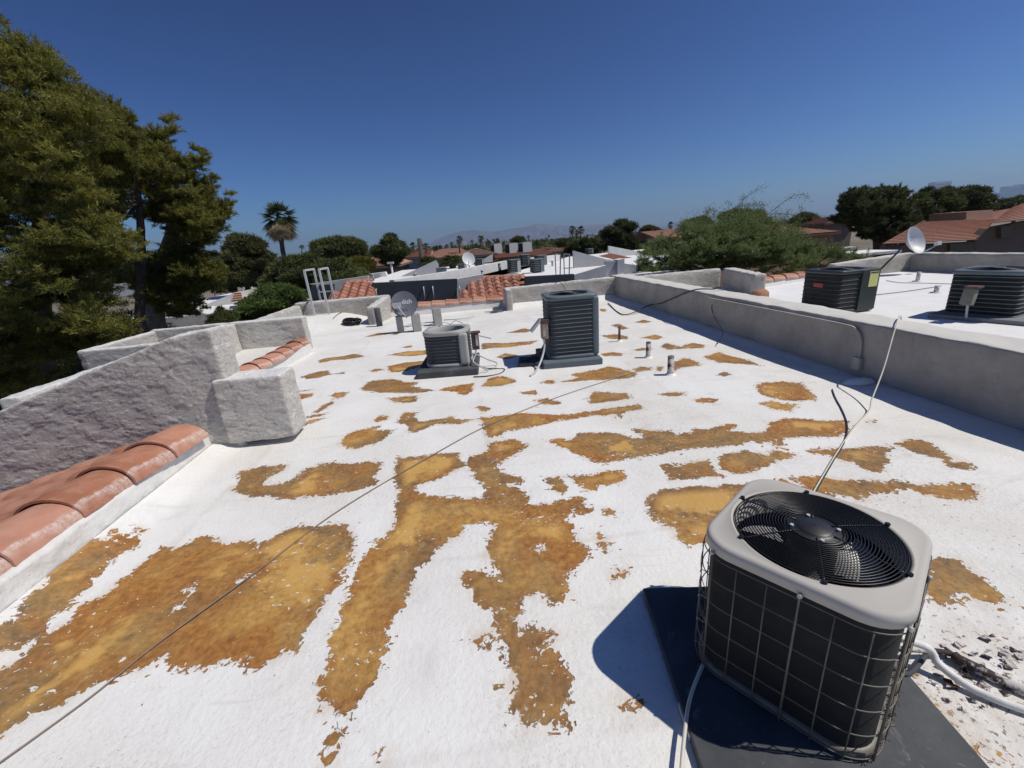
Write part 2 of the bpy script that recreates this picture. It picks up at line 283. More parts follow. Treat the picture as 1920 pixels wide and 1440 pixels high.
# ---------------------------------------------------------------- the roof sheet with its peeled coating
PATCHES=[
"-2.222,1.608 -2.184,1.642 -2.16,1.663 -2.137,1.702 -2.15,1.768 -2.173,1.841 -2.113,1.834 -2.087,1.892 -2.125,1.982 -2.076,2.019 -2.047,2.062 -2.032,2.084 -2.058,2.128 -2.022,2.194 -2.016,2.271 -1.994,2.327 -1.987,2.38 -1.993,2.422 -1.894,2.369 -1.839,2.406 -1.824,2.453 -1.74,2.452 -1.654,2.408 -1.596,2.354 -1.524,2.355 -1.433,2.336 -1.38,2.284 -1.353,2.319 -1.303,2.375 -1.258,2.427 -1.178,2.445 -1.055,2.4 -1.011,2.436 -1.013,2.435 -0.905,2.404 -0.815,2.26 -0.779,2.072 -0.8,1.934 -0.791,1.852 -0.833,1.799 -0.842,1.715 -0.861,1.639 -0.893,1.584 -0.886,1.535 -0.867,1.499 -0.903,1.497 -0.952,1.473 -1.027,1.446 -1.08,1.467 -1.046,1.506 -1.09,1.523 -1.093,1.481 -1.153,1.5 -1.23,1.51 -1.25,1.481 -1.313,1.504 -1.417,1.535 -1.469,1.591 -1.496,1.57 -1.531,1.535 -1.599,1.531 -1.678,1.505 -1.726,1.461 -1.739,1.428 -1.787,1.415 -1.835,1.403 -1.868,1.369 -1.9,1.336 -1.937,1.312",
"-2.424,1.818 -2.375,1.848 -2.341,1.862 -2.307,1.886 -2.349,1.979 -2.397,2.069 -2.396,2.13 -2.445,2.204 -2.443,2.258 -2.518,2.345 -2.509,2.449 -2.492,2.553 -2.404,2.484 -2.351,2.481 -2.381,2.581 -2.311,2.558 -2.246,2.501 -2.225,2.548 -2.14,2.428 -2.19,2.383 -2.196,2.308 -2.203,2.252 -2.208,2.17 -2.171,2.086 -2.188,2.041 -2.182,1.959 -2.209,1.931 -2.219,1.89 -2.163,1.829 -2.188,1.794 -2.201,1.741 -2.25,1.714 -2.298,1.688",
"-2.289,2.643 -2.264,2.647 -2.205,2.615 -2.202,2.569 -2.24,2.578",
"-1.91,3.043 -1.876,3.134 -1.986,3.327 -1.818,3.374 -1.594,3.344 -1.593,3.229 -1.67,3.164 -1.674,3.031 -1.483,3.038 -1.406,3.225 -1.322,3.292 -1.213,3.282 -1.05,3.222 -0.925,3.235 -0.795,3.175 -0.83,2.957 -0.775,2.866 -0.915,2.804 -1.021,2.78 -1.248,2.799 -1.375,2.795 -1.578,2.891 -1.688,2.889",
"1.432,0.883 1.445,0.86 1.427,0.828 1.403,0.819 1.395,0.842",
"1.415,0.763 1.455,0.747 1.443,0.724 1.406,0.734",
"1.456,0.988 1.47,0.977 1.446,0.963",
"2.187,2.733 2.265,2.749 2.266,2.664 2.173,2.627",
"0.397,1.072 0.475,1.066 0.468,1.026 0.412,1.031",
"-0.631,1.106 -0.611,1.113 -0.585,1.07 -0.607,1.053",
"-0.442,1.023 -0.425,1.023 -0.425,0.992",
"-0.688,3.232 -0.499,3.202 -0.37,3.229 -0.18,3.179 -0.163,2.944 -0.249,2.878 -0.348,2.802 -0.509,2.746 -0.502,2.683 -0.336,2.558 -0.18,2.521 -0.027,2.485 0.024,2.558 -0.034,2.677 -0.062,2.814 -0.111,2.895 -0.088,3.095 0.045,3.161 0.075,3.326 0.292,3.312 0.387,3.153 0.177,2.967 0.08,2.882 0.154,2.743 0.278,2.664 0.261,2.605 0.141,2.619 0.226,2.524 0.263,2.404 0.245,2.329 0.406,2.318 0.622,2.333 0.598,2.248 0.522,2.241 0.467,2.134 0.472,2.045 0.472,1.943 0.507,1.859 0.487,1.791 0.406,1.74 0.344,1.658 0.324,1.574 0.278,1.541 0.22,1.552 0.251,1.624 0.101,1.589 0.102,1.522 0.067,1.491 0.081,1.404 0.12,1.432 0.204,1.393 0.238,1.364 0.194,1.338 0.213,1.251 0.229,1.182 0.209,1.098 0.19,1.021 0.157,1.035 0.146,1.025 0.044,1.042 0.046,1.088 0.006,1.099 0.024,1.218 0.017,1.317 -0.004,1.397 -0.031,1.436 -0.014,1.518 -0.02,1.572 -0.074,1.582 -0.104,1.643 -0.107,1.694 -0.169,1.744 -0.157,1.813 -0.062,1.81 -0.029,1.763 0.026,1.721 0.031,1.783 0,1.84 -0.033,1.899 -0.01,2.046 0.041,2.184 -0.041,2.224 -0.139,2.223 -0.18,2.123 -0.246,2.076 -0.322,2.033 -0.343,1.963 -0.412,1.907 -0.421,1.763 -0.444,1.667 -0.489,1.608 -0.511,1.549 -0.495,1.51 -0.536,1.46 -0.497,1.431 -0.516,1.402 -0.5,1.309 -0.535,1.26 -0.569,1.222 -0.608,1.191 -0.67,1.222 -0.697,1.227 -0.719,1.274 -0.72,1.319 -0.743,1.352 -0.72,1.397 -0.71,1.448 -0.731,1.507 -0.759,1.535 -0.711,1.624 -0.733,1.667 -0.74,1.737 -0.727,1.824 -0.719,1.969 -0.71,2.076 -0.649,2.162 -0.68,2.189 -0.629,2.199 -0.582,2.344 -0.592,2.522 -0.62,2.726 -0.674,3.001",
"0.598,1.966 0.626,1.929 0.609,1.819 0.578,1.863",
"0.579,1.681 0.671,1.686 0.648,1.643 0.568,1.613",
"0.71,2.185 0.774,2.159 0.741,2.107 0.692,2.13",
"0.55,2.234 0.646,2.212 0.599,2.151 0.534,2.177",
"-0.624,1.127 -0.588,1.128 -0.591,1.106 -0.623,1.108",
"-0.648,1.087 -0.593,1.057 -0.592,1.036 -0.623,1.027",
"-0.131,1.42 -0.051,1.44 -0.013,1.41 -0.104,1.371",
"0.024,3.886 0.47,3.883 0.77,3.725 0.992,3.701 1.197,3.725 1.573,3.744 1.561,3.634 1.348,3.592 1.299,3.483 1.261,3.576 1.035,3.624 0.803,3.591 0.573,3.54 0.415,3.51 0.23,3.49 0.148,3.406 0.053,3.415 0.044,3.656",
"1.193,4.953 1.355,5.004 1.549,5.006 1.742,5.129 1.871,4.883 1.957,4.777 1.882,4.593 1.654,4.576 1.483,4.604 1.302,4.669 1.14,4.661 1.029,4.701 1.254,4.788",
"1.946,4.855 2.111,4.945 2.208,4.869 2.147,4.779 1.957,4.777",
"1.174,4.095 1.275,4.251 1.417,4.175 1.572,4.096 1.581,3.935 1.4,3.919 1.158,3.923",
"1.879,3.966 2.052,3.988 2.168,3.949 2.118,3.871 1.944,3.877",
"2.109,3.738 2.252,3.73 2.349,3.674 2.245,3.599 2.116,3.64",
"0.606,4.202 0.734,4.212 0.837,4.101 0.832,4.003 0.697,4.022",
"0.078,4.84 0.188,5.141 0.32,5.202 0.469,5.004 0.502,4.855 0.304,4.794",
"-0.19,5.032 -0.028,4.942 -0.013,4.777 -0.114,4.602 -0.189,4.686",
"0.21,7.255 0.652,7.05 1.135,7.026 1.015,6.817 0.619,6.747 0.186,6.794",
"0.356,6.19 0.527,6.383 0.692,6.153 0.533,5.968",
"0.7,7.915 0.925,8.054 1.104,8.172 1.209,7.906 1.041,7.743",
"2.21,6.928 2.43,6.891 2.581,6.674 2.494,6.447 2.253,6.628",
"2.654,7.662 2.83,7.747 2.824,7.228 2.682,7.174",
"2.723,6.468 3.03,6.592 3.042,6.314 2.881,6.263",
"3.158,7.751 3.39,7.911 3.455,7.678 3.285,7.586",
"1.838,5.77 2.019,5.795 2.136,5.643 2.047,5.534 1.838,5.622",
"2.309,5.773 2.493,5.853 2.621,5.742 2.376,5.692",
"2.745,5.794 2.941,5.99 2.994,5.683 3.256,5.843 3.369,5.678 3.251,5.515 3.01,5.57 2.786,5.616",
"2.543,4.977 2.763,5.144 2.835,4.901 2.779,4.763 2.516,4.75 2.382,4.653",
"3.008,5.088 3.306,5.24 3.34,4.994 3.414,4.833 3.394,4.521 3.251,4.654 3.029,4.782",
"-0.006,4.171 0.038,4.191 0.129,4.104 0.064,4.03",
"2.278,4.88 2.333,4.859 2.25,4.703 2.219,4.751",
"0.502,4.483 0.677,4.511 0.671,4.369 0.548,4.41",
"2.76,4.371 2.893,4.424 2.906,4.317 2.766,4.283",
"3.085,9.651 3.161,9.462 3.036,9.146 2.955,9.249",
"0.779,4.757 0.873,4.823 0.968,4.789 0.904,4.68",
"-2.516,7.18 -2.418,7.309 -2.144,7.31 -1.975,7.418 -1.751,7.146 -1.947,7.058 -2.243,7.069 -2.43,6.984",
"-2.476,6.205 -2.369,6.381 -2.143,6.43 -2.047,6.173 -2.199,6.063 -2.34,6.073",
"-2.047,6.173 -1.849,6.229 -1.846,6.124",
"-1.38,7.047 -1.124,7.174 -0.731,7.124 -0.695,6.814 -0.975,6.82",
"-1.252,6.319 -1.006,6.414 -0.668,6.428 -0.684,6.142 -0.924,5.922 -1.156,5.925",
"-1.497,6.14 -1.396,6.235 -1.285,6.148 -1.412,6.064",
"-1.41,5.235 -1.386,5.575 -1.105,5.586 -0.902,5.367 -0.68,5.253 -0.773,5.149 -0.471,4.884 -0.725,4.877 -1.137,5.015",
"-0.451,4.877 -0.255,5.002 -0.01,5.016 -0.018,4.76 -0.135,4.739",
"-1.755,5.129 -1.701,5.224 -1.551,5.186 -1.553,5.032 -1.634,4.969",
"-2.27,5.363 -2.008,5.308 -1.986,5.175 -2.149,5.078",
"-2.309,5.475 -2.071,5.474 -2.169,5.427",
"-1.781,4.584 -1.742,4.752 -1.65,4.888 -1.625,4.796 -1.668,4.625",
"-1.836,4.432 -1.755,4.502 -1.595,4.492 -1.663,4.427",
"-1.795,4.284 -1.744,4.358 -1.582,4.356 -1.662,4.311 -1.753,4.207",
"-1.019,4.768 -0.868,4.776 -0.676,4.771 -0.667,4.571 -0.842,4.573",
"-1.254,3.645 -1.243,3.84 -1.167,3.915 -1.046,3.94 -0.957,3.975 -1.001,3.867 -0.791,3.827 -0.851,3.711 -0.892,3.598 -1.025,3.533 -1.087,3.49 -1.189,3.56",
"-1.041,4.127 -1.005,4.251 -0.903,4.197 -0.914,4.111 -0.998,4.071",
"-0.81,4.015 -0.75,4.267 -0.625,4.228 -0.647,4.097 -0.552,3.96 -0.421,3.964 -0.225,4.014 -0.24,3.931 -0.038,3.85 -0.175,3.787 -0.4,3.853 -0.506,3.784 -0.621,3.694 -0.676,3.774 -0.657,3.887",
"0,4.203 0.102,4.146 0.123,4.068 0.045,4.045",
"-2.116,8.929 -1.928,9.191 -1.652,9.199 -1.65,8.961 -2.005,8.874",
"-1.562,8.829 -1.475,9.184 -1.396,9.106 -1.459,8.813",
"-1.226,7.534 -1.035,7.649 -1.028,7.445",
"0.557,3.197 0.639,3.226 0.731,3.166 0.867,3.271 1.031,3.243 1.196,3.178 1.242,3.059 1.363,3.06 1.306,3.22 1.398,3.213 1.57,3.108 1.593,3.03 1.716,3.03 1.777,3.085 1.911,3.047 2.076,3.111 2.146,3.071 2.024,2.978 2.134,2.912 2.294,2.901 2.408,3.014 2.583,3.098 2.702,3.043 2.868,2.954 2.994,2.917 2.873,2.737 2.729,2.678 2.526,2.735 2.395,2.755 2.119,2.72 2.086,2.776 1.997,2.753 1.841,2.734 1.541,2.784 1.415,2.758 1.229,2.749 1.033,2.743 0.895,2.737 0.798,2.776 0.736,2.953 0.635,3.075",
"0.583,2.62 0.795,2.592 0.858,2.627 0.963,2.588 0.967,2.513 0.91,2.444 0.776,2.453 0.708,2.392 0.646,2.429 0.614,2.539",
"0.419,2.635 0.532,2.62 0.539,2.465 0.503,2.387 0.455,2.441 0.449,2.533",
"1.278,2.585 1.354,2.553 1.479,2.587 1.616,2.592 1.583,2.445 1.594,2.357 1.395,2.383 1.223,2.391 1.253,2.478",
"1.778,2.633 1.933,2.635 2.06,2.559 2.15,2.606 2.247,2.482 2.108,2.478 2,2.44 1.868,2.422 1.814,2.362 1.701,2.366 1.628,2.433 1.687,2.574",
"0.992,2.201 1.041,2.26 1.132,2.302 1.341,2.284 1.597,2.244 1.927,2.241 2.083,1.995 1.639,1.865 1.309,1.766 1.107,1.78 1.031,1.789 0.988,1.842 1.022,1.888 1.005,1.939 0.943,2.037 0.969,2.121",
"0.59,1.974 0.627,1.958 0.627,1.882 0.602,1.822 0.581,1.848 0.594,1.904",
"2.355,2.542 2.489,2.534 2.541,2.548 2.607,2.502 2.757,2.49 2.938,2.468 2.818,2.392 2.756,2.306 2.686,2.276 2.592,2.172 2.524,2.189 2.511,2.238 2.547,2.287 2.484,2.327 2.459,2.383 2.453,2.449 2.343,2.505",
"2.986,2.469 3.129,2.531 3.233,2.488 3.208,2.395 3.173,2.298 3.174,2.234 3.108,2.191 3.167,2.187 3.178,2.126 3.12,2.062 3.059,2.11 3.015,2.144 3.053,2.229 3.018,2.288 3.005,2.369",
"2.904,3.906 3.032,3.979 3.232,3.938 3.345,3.838 3.289,3.634 3.133,3.387 2.969,3.417 2.861,3.475 2.779,3.65",
"2.625,3.458 2.777,3.479 2.817,3.396 2.924,3.34 2.735,3.206 2.656,3.293",
"1.934,2.237 2.158,2.225 2.275,2.143 2.456,2.098 2.579,2.058 2.618,2.008 2.844,1.973 2.94,1.93 2.782,1.802 2.676,1.835 2.588,1.901 2.565,1.982 2.502,1.997 2.451,1.971 2.353,1.985 2.291,1.99 2.191,1.922 2.143,1.987 2.106,2.033 2.041,2.088",
"2.087,1.464 2.109,1.436 2.203,1.446 2.233,1.434 2.202,1.394 2.209,1.337 2.177,1.261 2.155,1.207 2.158,1.188 2.061,1.197 2.034,1.24 2.023,1.271 1.959,1.274 1.935,1.24 2.006,1.231 1.912,1.207 1.853,1.246 1.897,1.336",
"3.162,2.865 3.229,2.863 3.175,2.825"]
HOLES=[
"-1.619,2.003 -1.587,2.04 -1.562,1.979 -1.582,1.953",
"-1.618,1.84 -1.604,1.916 -1.573,1.921 -1.562,1.874 -1.597,1.847",
"0.221,1.919 0.268,1.967 0.299,1.922 0.241,1.887",
"-1.364,2.002 -1.328,2.054 -1.305,2.023 -1.347,1.997",
"0.124,1.319 0.151,1.318 0.15,1.304 0.129,1.303",
"-1.892,1.977 -1.886,1.988 -1.868,1.955"]

def parse(L): return [np.array([[float(c) for c in q.split(',')] for q in s.split()]) for s in L]
def vnoise(x, y, s, seed):
    r_ = np.random.default_rng(seed).random((64, 64)); X = x/s+1000; Y = y/s+1000
    i, j = np.floor(X).astype(int), np.floor(Y).astype(int); a, b = X-i, Y-j; a = a*a*(3-2*a); b = b*b*(3-2*b)
    g = lambda p, q: r_[p % 64, q % 64]
    return g(i, j)*(1-a)*(1-b)+g(i+1, j)*a*(1-b)+g(i, j+1)*(1-a)*b+g(i+1, j+1)*a*b
def smooth(t): t = np.clip(t, 0, 1); return t*t*(3-2*t)
def sdf_into(out, X, Y, poly, sign):
    lo, hi = poly.min(0)-.3, poly.max(0)+.3
    m = (X > lo[0]) & (X < hi[0]) & (Y > lo[1]) & (Y < hi[1]); x, y = X[m], Y[m]
    d = np.full(x.shape, 9.0); ins = np.zeros(x.shape, bool)
    for (ax, ay), (bx, by) in zip(poly, np.roll(poly, -1, 0)):
        ex, ey = bx-ax, by-ay; L = ex*ex+ey*ey+1e-9
        t = np.clip(((x-ax)*ex+(y-ay)*ey)/L, 0, 1); d = np.minimum(d, np.hypot(x-ax-t*ex, y-ay-t*ey))
        if ay != by: ins ^= ((ay > y) != (by > y)) & (x < (bx-ax)*(y-ay)/(by-ay)+ax)
    d = np.where(ins, -d, d)
    out[m] = np.minimum(out[m], d) if sign > 0 else np.maximum(out[m], -d)
def roof_h(X, Y):
    h = .04*smooth((X-3.75)/.25)-.07*smooth((X-2.6)/1.3)*smooth((5.5-Y)/3)
    h = np.maximum(h, .10*smooth((Y-10.9)/.35)*smooth((X-1.0)/.3))
    h = np.maximum(h, .24*smooth((Y-9.9)/1.2)*smooth((-2.1-X)/1.2))
    h = np.maximum(h, .16*smooth((-3.55-X)/.5)*smooth((Y-8.0)/.6))
    h = np.maximum(h, .10*smooth((-3.05-X)/.3)*(Y < 8.6))
    h = np.maximum(h, .06*smooth((-2.16-X)/.26)*(Y < 4.3))
    return h+.016*(vnoise(X, Y, 1.3, 1)-.5)+.010*(vnoise(X, Y, .45, 2)-.5)+.003*(vnoise(X, Y, .13, 3)-.5)
def make_roof():
    st = .025; xs = np.arange(-4.3, 4.05, st); ys = np.arange(-1.2, 11.6, st)
    X, Y = np.meshgrid(xs, ys); X = X.ravel(); Y = Y.ravel(); nx, ny = len(xs), len(ys)
    sd_ = np.full(X.shape, .6)
    for p in parse(PATCHES): sdf_into(sd_, X, Y, p, 1)
    for p in parse(HOLES): sdf_into(sd_, X, Y, p, -1)
    Z = roof_h(X, Y)
    xl = np.where(Y < 4.2, -2.44, np.where(Y < 8.3, -3.5, -4.25))
    i = np.arange(nx*ny).reshape(ny, nx); q = np.stack([i[:-1, :-1], i[:-1, 1:], i[1:, 1:], i[1:, :-1]], -1).reshape(-1, 4)
    q = q[X[q[:, 0]] >= xl[q[:, 0]]]
    me = bpy.data.meshes.new('roof'); me.vertices.add(nx*ny); me.vertices.foreach_set('co', np.stack([X, Y, Z], 1).ravel())
    me.loops.add(len(q)*4); me.loops.foreach_set('vertex_index', q.ravel().astype(np.int32))
    me.polygons.add(len(q)); me.polygons.foreach_set('loop_start', np.arange(0, len(q)*4, 4, dtype=np.int32))
    me.polygons.foreach_set('use_smooth', np.ones(len(q), bool)); me.update(calc_edges=True)
    dirt = np.zeros(X.shape)
    for (px, py, s_, k) in ((1790, 1330, .22, 1.0), (1880, 1260, .25, .9), (1740, 1400, .15, .8), (1500, 700, .5, .35), (1120, 720, .5, .3), (1250, 690, .35, .45), (1150, 650, .4, .3), (640, 900, .4, .25), (1700, 1000, .4, .35), (640, 600, .8, .3), (980, 590, .8, .35), (1180, 760, .4, .25)):
        q = U(px, py); dirt = np.maximum(dirt, k*np.exp(-((X-q.x)**2+(Y-q.y)**2)/(2*s_*s_)))
    da = me.attributes.new('dirt', 'FLOAT', 'POINT'); da.data.foreach_set('value', dirt)
    at = me.attributes.new('peel', 'FLOAT', 'POINT'); at.data.foreach_set('value', sd_)
    t = NT('peeling_roof_coating')
    a = t.n('ShaderNodeAttribute', attribute_name='peel').outputs['Fac']
    n1 = t.noise(6.5, 6, .58); n2 = t.noise(34, 3, .5, .8); n3 = t.noise(120, 3, .6)
    e = t.math('ADD', a, t.math('MULTIPLY', t.math('SUBTRACT', n1, .5), .14))
    e = t.math('ADD', e, t.math('MULTIPLY', t.math('SUBTRACT', n2, .5), .12))
    peel = t.ramp(t.math('ADD', t.math('MULTIPLY', e, 1.0), .5), [(.499, 1.), (.5015, 0.)])
    # flecks of coating left in the bare areas, and little chips lost near their edges
    v = t.n('ShaderNodeTexVoronoi'); v.inputs['Scale'].default_value = 34; v.inputs['Randomness'].default_value = 1; t.l(t.co, v.inputs['Vector'])
    big = t.noise(2.6, 3, .5)
    fleck = t.math('LESS_THAN', v.outputs['Distance'], t.math('MULTIPLY', t.ramp(big, [(.42, 0.), (.72, .40)]), t.ramp(n3, [(.4, .0), (.62, 1.)])))
    n4 = t.noise(75, 5, .7); dense = t.noise(1.9, 3, .55)
    fl2 = t.math('GREATER_THAN', n4, t.ramp(t.math('ADD', a, .5), [(.25, .99), (.40, .72), (.5, .63)]))
    fl2 = t.math('MULTIPLY', fl2, t.ramp(dense, [(.40, 0.), (.56, 1.)], 'LINEAR')); fl2 = t.math('GREATER_THAN', fl2, .5)
    peel = t.math('MULTIPLY', peel, t.math('SUBTRACT', 1.0, t.math('MAXIMUM', fleck, fl2)))
    chip = t.math('GREATER_THAN', t.noise(30, 6, .72), t.ramp(a, [(.0, .66), (.12, .72), (.3, .80)]))
    chip = t.math('MULTIPLY', chip, t.math('GREATER_THAN', t.noise(1.5, 2, .5), .5))
    st_ = t.noise(26, 4, .6, .4, sc=(.8, 1.15, 1)); zone = t.noise(1.2, 3, .5)
    streak_w = t.math('MULTIPLY', t.math('GREATER_THAN', st_, .645), t.math('GREATER_THAN', zone, .53))
    peel = t.math('MULTIPLY', peel, t.math('SUBTRACT', 1.0, streak_w))
    near_e = t.ramp(a, [(.0, .60), (.05, .67), (.12, .74), (.4, .80)])
    st2 = t.noise(22, 4, .6, .5, sc=(.75, 1.2, 1))
    peel = t.math('MAXIMUM', peel, t.math('MULTIPLY', t.math('GREATER_THAN', st2, near_e), t.math('GREATER_THAN', t.noise(1.7, 3, .5), .46)))
    peel = t.math('MAXIMUM', peel, chip)
    depth = t.math('MULTIPLY', a, -1.0)
    big2 = t.noise(1.7, 7, .62, .3); mid = t.noise(8, 6, .62, .5)
    och = t.mix(t.ramp(mid, [(.35, 0.), (.68, 1.)]), (.50, .265, .070), (.66, .40, .125))
    rust = t.mix(t.ramp(t.noise(11, 6, .7, 1.0), [(.38, 0.), (.62, 1.)]), (.36, .145, .042), (.50, .245, .062))
    g = t.math('ADD', t.ramp(depth, [(.0, .0), (.22, .34)]), t.math('MULTIPLY', t.math('SUBTRACT', big2, .5), 3.0))
    col = t.mix(t.ramp(g, [(.0, 0.), (.2, .5), (.42, 1.)]), rust, och)
    grey = t.ramp(t.noise(1.05, 6, .62, .5), [(.44, 0.), (.56, .85)])
    grey = t.math('MULTIPLY', grey, t.ramp(mid, [(.3, .35), (.6, 1.)]))
    col = t.mix(grey, col, t.mix(t.ramp(n1, [(.4, 0.), (.6, 1.)]), (.21, .145, .078), (.36, .225, .095)))
    foam = t.ramp(t.noise(30, 5, .65), [(.35, .66), (.6, 1.)])
    sm = t.math('ADD', t.noise(1.35, 4, .55, .6), t.math('MULTIPLY', t.math('SUBTRACT', mid, .5), .26)); sm = t.math('MULTIPLY', t.ramp(sm, [(.53, 0.), (.59, 1.)]), t.ramp(depth, [(.03, 0.), (.09, 1.)]))
    col = t.mix(1.0, col, foam, 'MULTIPLY'); col = t.mix(t.math('MULTIPLY', sm, .9), col, t.mix(mid, (.58, .335, .095), (.66, .40, .125)))
    wh = t.mix(t.ramp(t.noise(.9, 6, .62, .4), [(.42, 0.), (.68, 1.)]), (.83, .825, .805), (.74, .715, .67))
    grime = t.math('MULTIPLY', t.ramp(t.noise(70, 5, .75), [(.53, 0.), (.70, .6)]), t.ramp(t.noise(.8, 4, .6), [(.42, 0.), (.62, 1.)]))
    wh = t.mix(grime, wh, (.36, .31, .26))
    smg = t.ramp(t.noise(2.3, 7, .7, .8), [(.54, 0.), (.68, .32)]); wh = t.mix(smg, wh, (.56, .55, .53))
    streak = t.math('MULTIPLY', t.ramp(t.noise(3.2, 6, .7, 1.2, sc=(.6, 2.5, 1)), [(.56, 0.), (.68, .38)]), t.ramp(t.noise(.7, 2, .5), [(.45, 0.), (.6, 1.)]))
    wh = t.mix(streak, wh, (.55, .47, .36))
    dots = t.math('MULTIPLY', t.ramp(t.noise(95, 2, .5), [(.70, 0.), (.74, .8)]), t.ramp(t.noise(1.3, 3, .5), [(.42, .15), (.62, 1.)]))
    wh = t.mix(dots, wh, (.25, .17, .13))
    D = t.n('ShaderNodeAttribute', attribute_name='dirt').outputs['Fac']
    dn = t.math('MULTIPLY', D, t.ramp(t.noise(5, 6, .65, .5), [(.36, 0.), (.66, 1.)]))
    wh = t.mix(t.math('MULTIPLY', dn, .75), wh, (.55, .47, .38))
    dsp = t.math('MULTIPLY', t.math('GREATER_THAN', t.math('ADD', t.noise(42, 5, .7), t.math('MULTIPLY', D, .09)), .665), t.math('GREATER_THAN', D, .12))
    wh = t.mix(t.math('MULTIPLY', dsp, .85), wh, t.mix(n2, (.10, .05, .035), (.32, .20, .12)))
    # coating lap seams
    wv = t.n('ShaderNodeTexWave'); wv.bands_direction = 'Y'; wv.inputs['Scale'].default_value = .33; wv.inputs['Distortion'].default_value = 1.2; wv.inputs['Detail'].default_value = 2; wv.inputs['Detail Scale'].default_value = .6; t.l(t.co, wv.inputs['Vector'])
    wv2 = t.n('ShaderNodeTexWave'); wv2.bands_direction = 'X'; wv2.inputs['Scale'].default_value = .16; wv2.inputs['Distortion'].default_value = 1.0; wv2.inputs['Detail'].default_value = 2; wv2.inputs['Detail Scale'].default_value = .5; t.l(t.co, wv2.inputs['Vector'])
    seam = t.math('MAXIMUM', t.ramp(wv.outputs['Fac'], [(.0, 1.), (.006, 0.)]), t.ramp(wv2.outputs['Fac'], [(.0, 1.), (.003, 0.)]))
    wh = t.mix(t.math('MULTIPLY', seam, t.ramp(n1, [(.4, .0), (.6, .22)])), wh, (.50, .46, .40))
    halo = t.math('MULTIPLY', t.ramp(a, [(.0, .35), (.05, .0)]), t.ramp(n1, [(.45, 0.), (.6, 1.)]))
    wh = t.mix(halo, wh, (.62, .47, .32))
    c = t.mix(peel, wh, col)
    h1 = t.noise(38, 3, .5, .15, sc=(1, .8, 1)); h2 = t.noise(90, 3, .6)
    nb = t.bump(h1, .36, .010); nb = t.bump(h2, .35, .004, nb)
    nb = t.bump(t.math('SUBTRACT', 1.0, peel), .9, .004, nb)
    m = t.out(c, t.math('MULTIPLY_ADD', peel, -.10, .72), nb)
    t.b.inputs['Specular IOR Level'].default_value = .35
    me.materials.append(m)
    o = bpy.data.objects.new('roof', me); COL.objects.link(o)
    return tag(o, 'flat white coated roof with large peeled patches of ochre foam', kind='structure')
make_roof()

def strip_wall(name, label, p, q, thick, z0, z1, m, voxel=.04, amp=.02, cat='wall', group=None):
    """a straight wall; p to q is the visible face, thickness goes to its left"""
    p = Vector((*p, 0)); q = Vector((*q, 0)); d = (q-p).normalized(); nrm = Vector((-d.y, d.x, 0))*thick
    z0a, z0b = (z0 if isinstance(z0, tuple) else (z0, z0)); z1a, z1b = (z1 if isinstance(z1, tuple) else (z1, z1))
    b = MB().prism([p+Vector((0, 0, z0a)), q+Vector((0, 0, z0b)), q+Vector((0, 0, z1b)), p+Vector((0, 0, z1a))], nrm)
    o = b.build(name, m); tag(o, label, cat, group)
    if m is M['stucco']: trowel(o, voxel*.55, .010, .9, .025, .006)
    elif voxel: solidify_wall(o, voxel, amp, .25)
    return o
# the stepped wing wall and the block on its end (nearest, left)
wing = [(-5.6, .06), (-4, .58), (-3.05, .89), (-2.5, 1.06), (-2.17, 1.10), (-2.15, -.1), (-5.6, -.9)]
o = MB().prism([(x, 3.85, z) for x, z in wing], (0, .30, 0)).build('wing_wall', M['stucco'])
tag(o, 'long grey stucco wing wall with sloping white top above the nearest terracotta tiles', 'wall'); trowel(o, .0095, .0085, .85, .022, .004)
o = MB().box((-1.975, 3.96, .355), (.60, .32, .60)).build('stucco_block', M['stucco'])
tag(o, 'chunky grey stucco block with white top at the end of the sloping wing wall', 'stucco block'); trowel(o, .0085, .0085, .85, .028, .004)
# recess wall behind it
strip_wall('parapet_wall', 'short rough stucco wall with small terracotta cap tiles at its foot', (-4.2, 8.05), (-2.93, 8.05), .22, -.3, .62, M['stucco'], .03, .014)
strip_wall('parapet_wall', 'narrow sunlit stucco return between the sloping wing wall and the short rough wall', (-4.05, 8.0), (-4.05, 4.1), -.2, -.3, .62, M['stucco'], .03, .02)
# left edge, far left corner
strip_wall('parapet_wall', 'low parapet along the left roof edge leading to the white roof hatch rails', (-4.08, 11.3), (-4.08, 8.3), -.2, -.4, .52, M['stucco_far'], .04, .03)
strip_wall('parapet_wall', 'low rough parapet right behind the white roof hatch rails', (-4.3, 11.42), (-1.92, 11.42), .22, -.4, .56, M['stucco_far'], .04, .04)
strip_wall('parapet_wall', 'short white-topped return wall left of the dark satellite dish', (-1.92, 11.4), (-2.12, 10.35), -.22, -.4, (.54, .42), M['stucco_far'], .03, .04)
strip_wall('stucco_pillar', 'narrow pale stucco pier at the near end of the far parapet', (1.0, 10.58), (1.16, 10.58), .65, -.2, .52, M['stucco_far'], .03, .04, 'pillar')
strip_wall('parapet_wall', 'far rough parapet directly behind the tall condenser', (1.14, 11.20), (4.05, 11.20), .25, -.3, (.50, .54), M['stucco_far'], .04, .04)
strip_wall('parapet_wall', 'long smooth grey parapet in shade along the right side of the roof', (3.99, 11.6), (3.99, -1.0), .42, -.3, .57, M['stucco_wall'], .04, .04)
